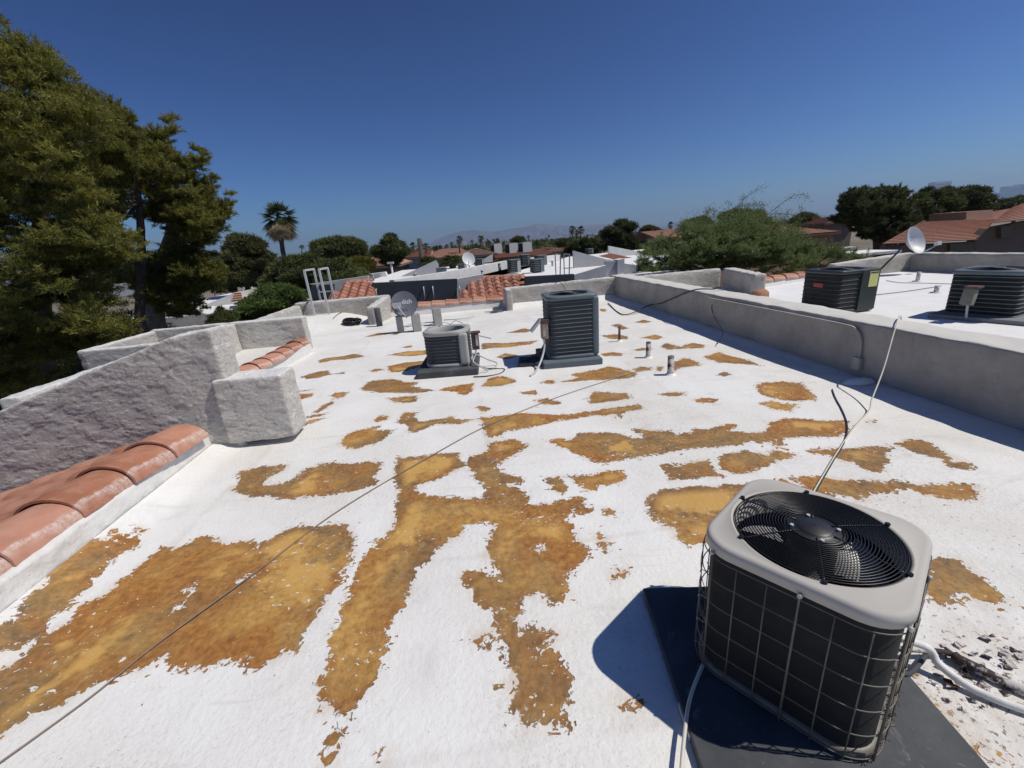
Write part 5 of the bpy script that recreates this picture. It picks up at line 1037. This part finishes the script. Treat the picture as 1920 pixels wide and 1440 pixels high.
M['bark'] = plain('bark', (.085, .068, .055), .95, .35, 6, .8, 20, .03); M['bark_pale'] = plain('pale_bark', (.24, .22, .20), .95, .3, 5, .8, 14, .03)
def tri_cloud(name, C, N, size, wid, m, parent, tint, flat=0.0, up=None):
    """one blade per point C; N its main direction"""
    n = len(C); d = N+rng.normal(0, .8, (n, 3)); d[:, 2] += .15
    d /= np.linalg.norm(d, axis=1)[:, None]+1e-9
    s_ = np.cross(d, rng.normal(0, 1, (n, 3))); s_ /= np.linalg.norm(s_, axis=1)[:, None]+1e-9
    L = (size*rng.uniform(.6, 1.4, n))[:, None]; W = (wid*rng.uniform(.7, 1.3, n))[:, None]
    V = np.empty((n, 3, 3)); V[:, 0] = C-s_*W; V[:, 1] = C+s_*W; V[:, 2] = C+d*L
    me = bpy.data.meshes.new(name); me.vertices.add(3*n); me.vertices.foreach_set('co', V.astype(np.float32).ravel())
    me.loops.add(3*n); me.loops.foreach_set('vertex_index', np.arange(3*n, dtype=np.int32))
    me.polygons.add(n); me.polygons.foreach_set('loop_start', np.arange(0, 3*n, 3, dtype=np.int32)); me.update(calc_edges=True)
    at = me.attributes.new('tint', 'FLOAT', 'FACE'); at.data.foreach_set('value', np.clip(tint, 0, 1).astype(np.float32))
    me.materials.append(m); o = bpy.data.objects.new(name, me); COL.objects.link(o); o.parent = parent; return o
def in_poly(x, y, poly):
    ins = False; j = len(poly)-1
    for i in range(len(poly)):
        if (poly[i][1] > y) != (poly[j][1] > y) and x < (poly[j][0]-poly[i][0])*(y-poly[i][1])/(poly[j][1]-poly[i][1])+poly[i][0]: ins = not ins
        j = i
    return ins
def edge_d(x, y, poly):
    b = 1e9
    for (ax, ay), (bx, by) in zip(poly, poly[1:]+poly[:1]):
        ex, ey = bx-ax, by-ay; t = max(0, min(1, ((x-ax)*ex+(y-ay)*ey)/(ex*ex+ey*ey+1e-9))); b = min(b, math.hypot(x-ax-t*ex, y-ay-t*ey))
    return b
def clumps_from(poly, Y, T, rpx, n, fill=1.0):
    """clump centres spread through the crown's volume: outline at range Y, depth up to T"""
    xs = [p[0] for p in poly]; ys = [p[1] for p in poly]; out = []; tries = 0
    while len(out) < n and tries < n*60:
        tries += 1; x, y = random.uniform(min(xs), max(xs)), random.uniform(min(ys), max(ys))
        if not in_poly(x, y, poly): continue
        e = edge_d(x, y, poly); r_ = rpx*random.uniform(.65, 1.25)
        if e < r_*.55: 
            if e < r_*.3 and random.random() < .7: continue
            r_ = max(rpx*.4, e*1.3)
        dep = T*math.sqrt(min(1, e/(rpx*3)))
        k = 1.0
        p = P(x, y, Y+random.uniform(-1, .5)*dep)
        scale = (p-Vector((0, 0, EYE))).length/FPX*math.cos(math.atan(math.hypot(x-960, y-720)/FPX))
        out.append((p, r_*scale))
    return out
def tree(name, label, poly, Y, T, rpx, ncl, nleaf, size, wid, m, trunks=(), cat='tree', squash=.62, shell=.45, group=None, bark=None, tintbase=.35, loc=None, droop=0, twigs=0):
    cl = clumps_from(poly, Y, T, rpx, ncl)
    c0 = sum((c for c, r_ in cl), Vector())/len(cl); base = Vector((c0.x, c0.y, -6.6)) if loc is None else Vector(loc)
    t = thing(name, label, cat, tuple(base), 0, group)
    w = np.array([r_**2 for c, r_ in cl]); w /= w.sum(); k = rng.choice(len(cl), nleaf, p=w)
    cc = np.array([tuple(c-base) for c, r_ in cl])[k]; rr = np.array([r_ for c, r_ in cl])[k]
    d = rng.normal(0, 1, (nleaf, 3)); d /= np.linalg.norm(d, axis=1)[:, None]
    lump = 1+.22*np.sin(d[:, 0]*7+k)*np.cos(d[:, 1]*6+k*2.1)+.15*np.sin(d[:, 2]*9+k*.7)
    rad = rr*lump*np.power(rng.random(nleaf), shell)
    C = cc+d*rad[:, None]*np.array([1.15, 1.15, squash])
    N = d*np.array([1, 1, .7]); N[:, 2] -= droop
    if twigs:                              # needles gathered along sprays that radiate from each clump
        TD = rng.normal(0, 1, (len(cl), twigs, 3)); TD[:, :, 2] = np.abs(TD[:, :, 2])*.75-.25; TD /= np.linalg.norm(TD, axis=2)[:, :, None]
        TL = rng.uniform(.55, 1.45, (len(cl), twigs)); q = rng.integers(0, twigs, nleaf); u = rng.random(nleaf)**.6
        td = TD[k, q]; L_ = rr*TL[k, q]*u; C = cc+td*L_[:, None]*np.array([1.1, 1.1, .85])+rng.normal(0, 1, (nleaf, 3))*(rr*.085*(1.25-u*.6))[:, None]
        C[:, 2] += .12*rr*u*u; N = td*.9+rng.normal(0, .5, (nleaf, 3))+np.array([0, 0, .25]); d = td
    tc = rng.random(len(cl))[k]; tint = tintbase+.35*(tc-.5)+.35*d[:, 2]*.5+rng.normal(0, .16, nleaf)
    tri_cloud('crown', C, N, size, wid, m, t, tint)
    for i, tk in enumerate(trunks):
        pts = [Vector(q)-base for q in tk[0]]
        MB().tube(pts, tk[1], 9).build('trunk' if i == 0 else 'limb', bark or M['bark'], t)
    # twigs from trunk to clumps so that gaps show wood
    if trunks:
        mb = MB(); tp = [Vector(q)-base for q in trunks[0][0]][1:]
        for c, r_ in random.sample(cl, min(len(cl), 34)):
            e = c-base; s_ = min(tp, key=lambda q: (q-e).length); mid = (s_+e)/2+Vector((0, 0, -.12*(s_-e).length))
            w0 = .012*(s_-e).length+.008; mb.tube([s_, mid, e], [w0*1.6, w0, w0*.4], 5)
        mb.build('limb', bark or M['bark'], t)
    return t
PP = lambda L, Y: [P(x, y, Y) for x, y in L]
tree('pine_tree', 'huge olive green pine filling the upper left corner', [(-160, 10), (0, 26), (62, 72), (100, 122), (140, 132), (182, 150), (190, 205), (205, 240), (190, 300), (205, 360), (222, 405), (262, 452), (250, 500), (205, 520), (240, 560), (258, 600), (240, 645), (180, 685), (90, 708), (60, 738), (0, 745), (-160, 780)], 11.8, 2.6, 32, 430, 520000, .090, .0098, L_pine,
     [([P(60, 760, 14)+Vector((0, 0, -3)), P(70, 650, 14), P(80, 450, 14), P(60, 200, 14)], [.36, .30, .2, .06]), ([P(80, 520, 13.5), P(160, 470, 13), P(235, 460, 12.6)], [.12, .07, .02])], squash=.78, shell=.42, twigs=22)
tree('pine_tree', 'middle pine leaning behind the huge corner pine', [(186, 192), (218, 187), (246, 212), (252, 262), (262, 300), (238, 345), (226, 372), (236, 410), (200, 440), (150, 440), (150, 300)], 14.5, 1.8, 20, 150, 160000, .085, .010, L_pine,
     [([P(262, 610, 15.5)+Vector((0, 0, -4)), P(262, 600, 15.5), P(266, 480, 15.5), P(262, 380, 15.3), P(235, 260, 15)], [.17, .15, .12, .09, .04])], squash=.6, tintbase=.3, twigs=20)
tree('pine_tree', 'tall open pine with leaning pale trunk right of the corner pines', [(238, 290), (262, 236), (288, 240), (312, 216), (334, 212), (338, 268), (382, 276), (402, 300), (404, 335), (396, 358), (440, 358), (446, 372), (432, 412), (412, 440), (402, 460), (412, 490), (432, 528), (420, 545), (378, 552), (388, 585), (330, 602), (300, 585), (268, 570), (245, 540), (244, 490), (300, 480), (318, 445), (290, 415), (250, 420), (262, 380), (240, 350)], 17, 2.4, 18, 270, 290000, .095, .011, L_pine,
     [([P(285, 660, 17.5), P(292, 600, 17.5), P(288, 560, 17.5), P(298, 500, 17.5), P(318, 440, 17.5), P(322, 380, 17.5), P(325, 300, 17.5)], [.40, .32, .25, .18, .14, .10, .04]), ([P(276, 600, 17.5), P(262, 520, 17.3), P(266, 430, 17), P(255, 330, 16.8)], [.14, .12, .10, .05]), ([P(318, 440, 17.5), P(370, 400, 17), P(425, 385, 16.8)], [.10, .06, .02])], squash=.6, tintbase=.33, bark=M['bark_pale'], twigs=20)
tree('olive_tree', 'grey green bushy tree between the open pine and the tall palm', [(414, 480), (424, 462), (440, 440), (470, 437), (495, 458), (505, 478), (522, 492), (512, 520), (470, 545), (440, 550), (415, 520)], 30, 2.5, 15, 60, 60000, .22, .03, L_olive, [([P(465, 600, 31), P(465, 500, 31)], [.3, .1])])
tree('tree', 'bright green bushy tree behind the left parapet', [(436, 606), (452, 572), (468, 545), (500, 535), (540, 528), (565, 545), (575, 570), (540, 588), (500, 600), (462, 612)], 21, 2.5, 16, 60, 70000, .14, .022, L_green, [([P(520, 640, 22), P(515, 560, 22)], [.2, .08])])
tree('tree', 'dark green tree mass behind the white ladder rails', [(492, 540), (510, 500), (540, 478), (580, 468), (620, 472), (660, 490), (684, 510), (692, 530), (690, 560), (640, 570), (580, 560), (540, 545)], 27, 4, 18, 80, 90000, .17, .028, L_dark, [([P(590, 600, 28), P(590, 500, 28)], [.3, .1])], tintbase=.45)
tree('shrub', 'yellow green shrub in front of the red roofed house', [(640, 520), (645, 490), (670, 482), (700, 488), (706, 505), (700, 520)], 36, 2, 9, 30, 26000, .20, .035, L_yel, [([P(672, 540, 36), P(672, 505, 36)], [.15, .05])], 'shrub')
tree('tree', 'broad rounded tree on the horizon right of the tall palm', [(583, 470), (590, 456), (618, 446), (648, 447), (668, 449), (690, 464), (694, 478), (640, 484), (600, 484)], 62, 5, 11, 50, 40000, .5, .075, L_dark, [([P(640, 510, 64), P(640, 470, 64)], [.4, .15])], tintbase=.5)
tree('pine_tree', 'compact dark round pine in front of the red roofs', [(697, 466), (703, 455), (722, 448), (727, 438), (742, 440), (748, 452), (762, 458), (766, 478), (750, 488), (742, 500), (722, 496), (705, 480)], 40, 2.5, 9, 50, 40000, .26, .04, L_dark, [([P(738, 540, 41), P(736, 500, 41), P(735, 460, 41)], [.35, .28, .12])], tintbase=.3)
tree('tree', 'dark spreading tree right of the tall palm cluster', [(1124, 462), (1126, 440), (1140, 428), (1150, 415), (1170, 411), (1188, 420), (1193, 446), (1196, 468), (1160, 474), (1136, 470)], 55, 3, 11, 50, 40000, .34, .05, L_dark, [([P(1165, 500, 56), P(1165, 440, 56)], [.4, .15])], tintbase=.2)
tree('tree', 'dark bushy tree under the tall palm cluster', [(1060, 476), (1066, 455), (1085, 448), (1108, 449), (1126, 458), (1120, 476)], 60, 3, 9, 34, 24000, .36, .055, L_dark, [([P(1092, 500, 60), P(1092, 460, 60)], [.3, .1])], tintbase=.25)
for (po, Y, lab) in (([(1196, 440), (1205, 428), (1215, 423), (1232, 430), (1240, 438)], 90, 'small rounded tree on the skyline left of the pink block'), ([(1280, 428), (1290, 415), (1310, 406), (1328, 410), (1332, 424), (1300, 432)], 75, 'dark tree behind the pink house roof'), ([(1328, 425), (1345, 402), (1380, 392), (1425, 396), (1445, 404), (1440, 420), (1380, 424)], 62, 'wide dark tree behind the feathery green tree'), ([(1478, 420), (1490, 408), (1508, 400), (1526, 404), (1532, 418), (1500, 424)], 66, 'small rounded dark tree left of the large right pines'), ([(1035, 456), (1050, 448), (1070, 452), (1060, 462)], 110, 'little dark tree left of the tall palm cluster'), ([(960, 458), (965, 446), (978, 444), (984, 456)], 100, 'small tree behind the three coolers'), ([(1055, 458), (1062, 449), (1082, 451), (1080, 462)], 105, 'second little dark tree left of the palm cluster')):
    tree('tree', lab, po, Y, 3, 8, 26, 16000, .45, .075, L_dark if 'dark' in lab else L_olive, [([P(po[0][0]+12, po[0][1]+20, Y), P(po[0][0]+12, po[0][1]-4, Y)], [.25, .1])], tintbase=.4)
tree('pine_tree', 'largest dark pine on the right skyline behind the dish', [(1553, 408), (1576, 392), (1576, 364), (1600, 353), (1650, 351), (1694, 353), (1703, 368), (1712, 395), (1728, 425), (1712, 448), (1690, 462), (1650, 466), (1612, 446), (1585, 425), (1560, 416)], 36, 4, 13, 170, 130000, .20, .03, L_dark, [([P(1650, 520, 38), P(1645, 440, 38), P(1640, 390, 38)], [.5, .35, .12])], squash=.5, tintbase=.35, twigs=14)
tree('pine_tree', 'second dark pine on the right skyline with upright tufts', [(1712, 370), (1732, 352), (1760, 346), (1788, 352), (1798, 378), (1792, 408), (1740, 418), (1716, 402)], 44, 3, 12, 60, 60000, .26, .042, L_dark, [([P(1755, 450, 45), P(1755, 380, 45)], [.4, .15])], tintbase=.4)
tree('pine_tree', 'darkest rounded pine behind the tiled roofs on the right', [(1788, 372), (1800, 352), (1830, 347), (1856, 352), (1864, 372), (1862, 398), (1800, 412)], 50, 3, 12, 50, 45000, .3, .048, L_dark, [([P(1830, 440, 51), P(1830, 380, 51)], [.4, .15])], tintbase=.1)
tree('tree', 'low dark trees behind the upper salmon roof', [(1862, 392), (1875, 376), (1900, 370), (1925, 366), (1990, 360), (1990, 392), (1900, 396)], 60, 4, 12, 40, 30000, .4, .06, L_dark, [([P(1900, 430, 60), P(1900, 385, 60)], [.3, .1])], tintbase=.2)
tree('shrub', 'dark undergrowth below the huge corner pine', [(-60, 640), (60, 590), (170, 570), (250, 580), (300, 600), (340, 615), (340, 700), (200, 760), (-60, 800)], 19, 3, 30, 110, 110000, .11, .016, L_dark, (), 'shrub', tintbase=.3)
tree('shrub', 'dark bush at the foot of the leaning pale trunk', [(395, 600), (415, 575), (440, 590), (452, 610), (430, 630), (400, 625)], 19, 1.5, 14, 30, 30000, .11, .018, L_dark, (), 'shrub')
tree('tree', 'shaded tree far behind the pine trunks', [(120, 470), (180, 460), (300, 470), (430, 470), (440, 520), (420, 555), (330, 560), (200, 545), (120, 560)], 45, 5, 18, 70, 60000, .34, .05, L_dark, (), tintbase=.3)
# feathery tree in the middle right, with shoots above
mq = tree('mesquite_tree', 'wide feathery green tree with long bare shoots beyond the right-hand roof', [(1192, 520), (1196, 480), (1222, 455), (1245, 440), (1275, 440), (1310, 428), (1345, 420), (1400, 418), (1450, 430), (1490, 446), (1530, 458), (1570, 462), (1612, 472), (1660, 488), (1600, 500), (1540, 512), (1480, 525), (1360, 505), (1260, 520)], 17, 3, 21, 190, 240000, .075, .010, L_mesq,
     [([P(1400, 620, 18)+Vector((0, 0, -2)), P(1400, 540, 18), P(1390, 480, 18)], [.22, .18, .08]), ([P(1400, 530, 18), P(1450, 500, 17), P(1500, 490, 16.5)], [.08, .05, .02])], shell=.6, squash=.75, tintbase=.5, twigs=16)
cl = clumps_from([(1230, 462), (1262, 430), (1310, 412), (1370, 398), (1430, 400), (1490, 425), (1545, 452), (1480, 462), (1300, 458)], 17, 2, 20, 60)
k_ = rng.integers(0, len(cl), 34000); d_ = rng.normal(0, 1, (34000, 3)); b_ = np.array(tuple(mq.location))
tri_cloud('sprays', np.array([tuple(c) for c, r_ in cl])[k_]-b_+d_*np.array([r_ for c, r_ in cl])[k_][:, None]*.6, d_, .07, .009, L_mesq, mq, rng.random(34000))
def shoots(root, L, Y, m, leafm, nl=90):
    base = root.location; mb = MB(); C = []; N = []
    for pts in L:
        p = [P(x, y, Y) -base for x, y in pts]; mb.tube(p, [.016*(1-.75*i/(len(p)-1)) for i in range(len(p))], 5)
        for i in range(nl):
            t = random.uniform(.25, 1)*(len(p)-1); i0 = min(int(t), len(p)-2); q = p[i0].lerp(p[i0+1], t-i0)
            if math.sin(t*9+pts[0][0]) < -.1: continue
            C.append(q+Vector((random.gauss(0, .09), random.gauss(0, .09), random.gauss(0, .07)-.03))); N.append((random.gauss(0, 1), random.gauss(0, 1), -.2))
    mb.build('shoot', m, root); C = np.array([tuple(c) for c in C]); tri_cloud('shoot_leaves', C, np.array(N), .075, .012, leafm, root, rng.random(len(C)))
shoots(mq, [[(1345, 440), (1372, 400), (1395, 372), (1415, 358), (1436, 344)], [(1395, 435), (1440, 402), (1470, 378), (1490, 366), (1505, 364), (1518, 374)], [(1392, 430), (1391, 395), (1392, 366)], [(1360, 435), (1368, 410), (1366, 376)], [(1310, 440), (1318, 405), (1330, 390), (1345, 396)], [(1400, 430), (1420, 410), (1432, 386), (1428, 378)], [(1450, 440), (1470, 412), (1480, 392)], [(1300, 450), (1322, 408), (1332, 388)], [(1495, 440), (1500, 410), (1504, 380)], [(1340, 430), (1380, 390), (1400, 382), (1425, 388)], [(1370, 430), (1385, 400), (1410, 380), (1430, 384)], [(1410, 430), (1450, 400), (1485, 402), (1505, 412)]], 17, M['bark'], L_mesq, 240)

# palms
def palm(label, px, pyc, pyb, Y, rpx, m=L_palm, skirt=False, name='palm_tree', group='small fan palms on the horizon', nfr=46, lean=0):
    c = P(px, pyc, Y); b = P(px+lean, pyb, Y); s_ = (c-Vector((0, 0, EYE))).length/FPX; r_ = rpx*s_*.92; g = Vector((b.x, b.y, -6.6))
    t = thing(name, label, 'palm', tuple(g), 0, group)
    MB().tube([(0, 0, 0), b-g, c-g], [r_*.10+.10, r_*.07+.06, r_*.06+.05], 8).build('trunk', M['bark'], t)
    V = []; T = []
    def blades(n, el0, el1, L0, droop, tt, nb=9):
        for i in range(n):
            az = random.uniform(0, 2*math.pi); el = random.uniform(el0, el1); L = L0*random.uniform(.8, 1.1)
            d = Vector((math.cos(az)*math.cos(el), math.sin(az)*math.cos(el), math.sin(el)))
            o = c-g; f = o+d*L*.45+Vector((0, 0, -droop*L*.1)); side = d.cross(Vector((0, 0, 1))); side = side.normalized() if side.length > .01 else Vector((1, 0, 0)); u_ = side.cross(d)
            V.append((o-side*.03, o+side*.03, f)); T.append(tt)
            for j in range(nb):
                a = (j/(nb-1)-.5)*2.4; e = f+(d*math.cos(a)+side*math.sin(a))*L*.55+Vector((0, 0, -droop*L*(.25+.3*abs(a))))
                w_ = (d*-math.sin(a)+side*math.cos(a))*L*.045+u_*L*.02
                V.append((f-w_, f+w_, e)); T.append(tt+random.uniform(-.2, .2))
    blades(nfr, -.5, 1.35, r_, .35, .5)
    def put(nm, mm):
        me = bpy.data.meshes.new(nm); vs = [tuple(p) for tr in V for p in tr]; me.from_pydata(vs, [], [(3*i, 3*i+1, 3*i+2) for i in range(len(V))])
        a = me.attributes.new('tint', 'FLOAT', 'FACE'); a.data.foreach_set('value', np.clip(np.array(T), 0, 1)); me.materials.append(mm)
        o = bpy.data.objects.new(nm, me); COL.objects.link(o); o.parent = t
    put('crown', m); V.clear(); T.clear()
    if skirt: blades(skirt, -1.35, -.25, r_*1.0, .9, .5, 11); put('dead_fronds', L_dry)
    return t
palm('tall fan palm with skirt of dead fronds left of centre', 522, 405, 470, 27, 32, skirt=130, group=None, nfr=56, lean=8)
PAL = [(861, 448, 462, 60, 9, 'fan palm standing alone left of the round one above the dark gable'), (902, 447, 462, 58, 9, 'round fan palm above the dark gabled house'), (847, 458, 466, 80, 6, 'low fan palm just left of the lone palm'), (933, 450, 462, 95, 5, 'thin small palm above the leftmost cooler'), (991, 445, 458, 95, 5, 'thin small palm above the rightmost cooler'), (912, 455, 464, 110, 5, 'tiny palm right of the round fan palm'), (1073, 429, 455, 75, 9, 'tallest palm of the cluster, on its left'), (1081, 436, 455, 78, 7, 'middle palm of the tall cluster'), (1089, 430, 455, 74, 9, 'right palm of the tall cluster'), (1101, 443, 458, 90, 5, 'small palm right of the tall cluster'), (1127, 436, 458, 80, 8, 'brownish palm left of the dark spreading tree'), (1258, 421, 434, 110, 7, 'lone palm on the skyline between pink block and feathery tree'), (775, 460, 476, 66, 9, 'palm at the left of the clump beside the dark pole'), (788, 459, 476, 68, 9, 'palm in the middle of the clump beside the dark pole'), (799, 461, 476, 64, 8, 'palm at the right of the clump beside the dark pole'), (825, 464, 474, 90, 6, 'palm in the low clump left of the mountain foot'), (838, 462, 474, 88, 6, 'palm at the right of the low clump under the mountain'), (945, 455, 463, 100, 5, 'little palm right of the leftmost cooler'), (566, 463, 475, 120, 6, 'tiny distant palm right of the tall skirted palm'), (1035, 451, 460, 120, 5, 'tiny palm above the small gabled house'), (958, 452, 462, 105, 6, 'small palm behind the middle cooler')]
for (px, pc, pb, Y, r_, lab) in PAL: palm(lab, px, pc, pb, Y, r_, skirt=10 if r_ > 6 else 0, nfr=34)
def date_palm(label, px, py, Y, rpx):
    c = P(px, py, Y); s_ = Y/FPX; r_ = rpx*s_; t = thing('palm_tree', label, 'palm', (c.x, c.y, -6.6), 0, 'feathery date palms')
    MB().tube([(0, 0, 0), (0, 0, c.z+6.6)], [.3, .25], 8).build('trunk', M['bark'], t); C = []; N = []
    for i in range(46):
        az = random.uniform(0, 2*math.pi); el = random.uniform(.1, 1.35); L = r_*random.uniform(.8, 1.1)
        for k in range(60):
            u = k/60; q = Vector((math.cos(az)*math.cos(el)*L*u, math.sin(az)*math.cos(el)*L*u, math.sin(el)*L*u-L*.45*u*u+c.z+6.6))
            sgn = 1 if k % 2 else -1; C.append(tuple(q)); N.append((-math.sin(az)*sgn*2+math.cos(az), math.cos(az)*sgn*2+math.sin(az), -.2))
    tri_cloud('crown', np.array(C), np.array(N), .38, .02, L_palm, t, rng.random(len(C)))
date_palm('broad date palm in front of the long red roof', 848, 492, 34, 24); date_palm('smaller date palm left of the broad one', 803, 490, 38, 16)
# distant tree belt along the horizon, one mass
C = []; N = []; X = []
for k in range(900):
    px = random.uniform(420, 1560); Y = random.uniform(120, 420); q = P(px, 460, Y); r_ = random.uniform(2, 4.5)
    zc = -6.6+random.uniform(3.0, 7.0)
    n = 40; d = rng.normal(0, 1, (n, 3)); d /= np.linalg.norm(d, axis=1)[:, None]; C.append(np.array([q.x, q.y, zc])+d*r_*np.array([1, 1, .6])*rng.random((n, 1))**.3); N.append(d); X.append(np.full(n, random.random()))
tag(tri_cloud('treeline', np.concatenate(C), np.concatenate(N), 1.6, .5, L_dark, None, np.concatenate(X)), 'far belt of mixed trees along the horizon', kind='stuff')
# utility pole and lamp
q = P(789, 475, 58); tag(MB().tube([Vector((q.x, q.y, -6.6)), P(786, 447, 58)], .28, 8).build('utility_pole', M['bark']), 'dark wooden pole rising over the palm clump', 'pole')
q = P(737, 522, 36); lp_ = thing('street_lamp', 'pale street lamp pole beside the compact dark pine', 'street lamp', (q.x, q.y, -6.6)); MB().tube([(0, 0, 0), P(733, 494, 36)-Vector((q.x, q.y, -6.6))], .09, 8).build('pole', M['light_metal'], lp_); MB().box(P(732, 493, 36)-Vector((q.x, q.y, -6.6)), (.5, .3, .15)).build('lamp_head', M['light_metal'], lp_)

# ---------------------------------------------------------------- mountains
def range_(name, label, ridge, Yd, depth, seed):
    xs = np.linspace(ridge[0][0], ridge[-1][0], 320); hh = np.interp(xs, [r_[0] for r_ in ridge], [r_[1] for r_ in ridge]); rows = 40
    V = []; F_ = []
    for j in range(rows):
        t = j/(rows-1)
        for i, x in enumerate(xs):
            top = P(float(x), float(hh[i]), Yd); Yj = Yd-depth*(1-t)
            xw = top.x; zt = top.z+6.6
            n1 = mnoise.fractal(Vector((xw/900, Yj/900, seed)), 1, 2.1, 6); n2 = abs(mnoise.fractal(Vector((xw/420, Yj/1500, seed+7)), 1, 2.1, 5))
            z = zt*(t**1.35)*(1+.30*n1*(1-t)*2)-zt*.40*n2*(1-t)*t*3+zt*.025*n1
            V.append((xw, Yj, -6.6+max(-5, z)))
    n = len(xs)
    for j in range(rows-1):
        for i in range(n-1): F_.append((j*n+i, j*n+i+1, (j+1)*n+i+1, (j+1)*n+i))
    me = bpy.data.meshes.new(name); me.from_pydata(V, [], F_); t = NT(name+'_rock')
    me.materials.append(t.out(t.mix(t.ramp(t.noise(.002, 8, .65), [(.4, 0.), (.6, 1.)]), (.10, .09, .09), (.17, .15, .145)), .95)); o = bpy.data.objects.new(name, me); COL.objects.link(o)
    return tag(o, label, kind='structure')
range_('mountains', 'hazy desert mountain range on the horizon', [(770, 474), (800, 462), (815, 450), (840, 440), (862, 434), (890, 431), (905, 433), (925, 434), (945, 432), (960, 429), (985, 425), (1000, 421), (1015, 419), (1030, 421), (1050, 422), (1075, 424), (1100, 422), (1125, 420), (1150, 421), (1180, 423), (1220, 427), (1245, 424), (1262, 418), (1275, 414), (1290, 415), (1305, 422), (1330, 428), (1380, 430), (1450, 428), (1500, 414), (1525, 410), (1545, 402), (1562, 405), (1590, 404), (1650, 402), (1750, 400)], 15000, 5000, 3.3)

# ---------------------------------------------------------------- the air
hv = bpy.data.materials.new('air'); hv.use_nodes = True; hv.node_tree.nodes.clear(); vo = hv.node_tree.nodes.new('ShaderNodeOutputMaterial')
pv = hv.node_tree.nodes.new('ShaderNodeVolumePrincipled'); pv.inputs['Density'].default_value = HAZE; pv.inputs['Color'].default_value = (.52, .70, 1, 1); pv.inputs['Anisotropy'].default_value = .2
hv.node_tree.links.new(pv.outputs[0], vo.inputs['Volume'])
tag(MB().box((0, 7000, 346), (33000, 20000, 708)).build('haze', hv), 'thin desert haze', kind='stuff')
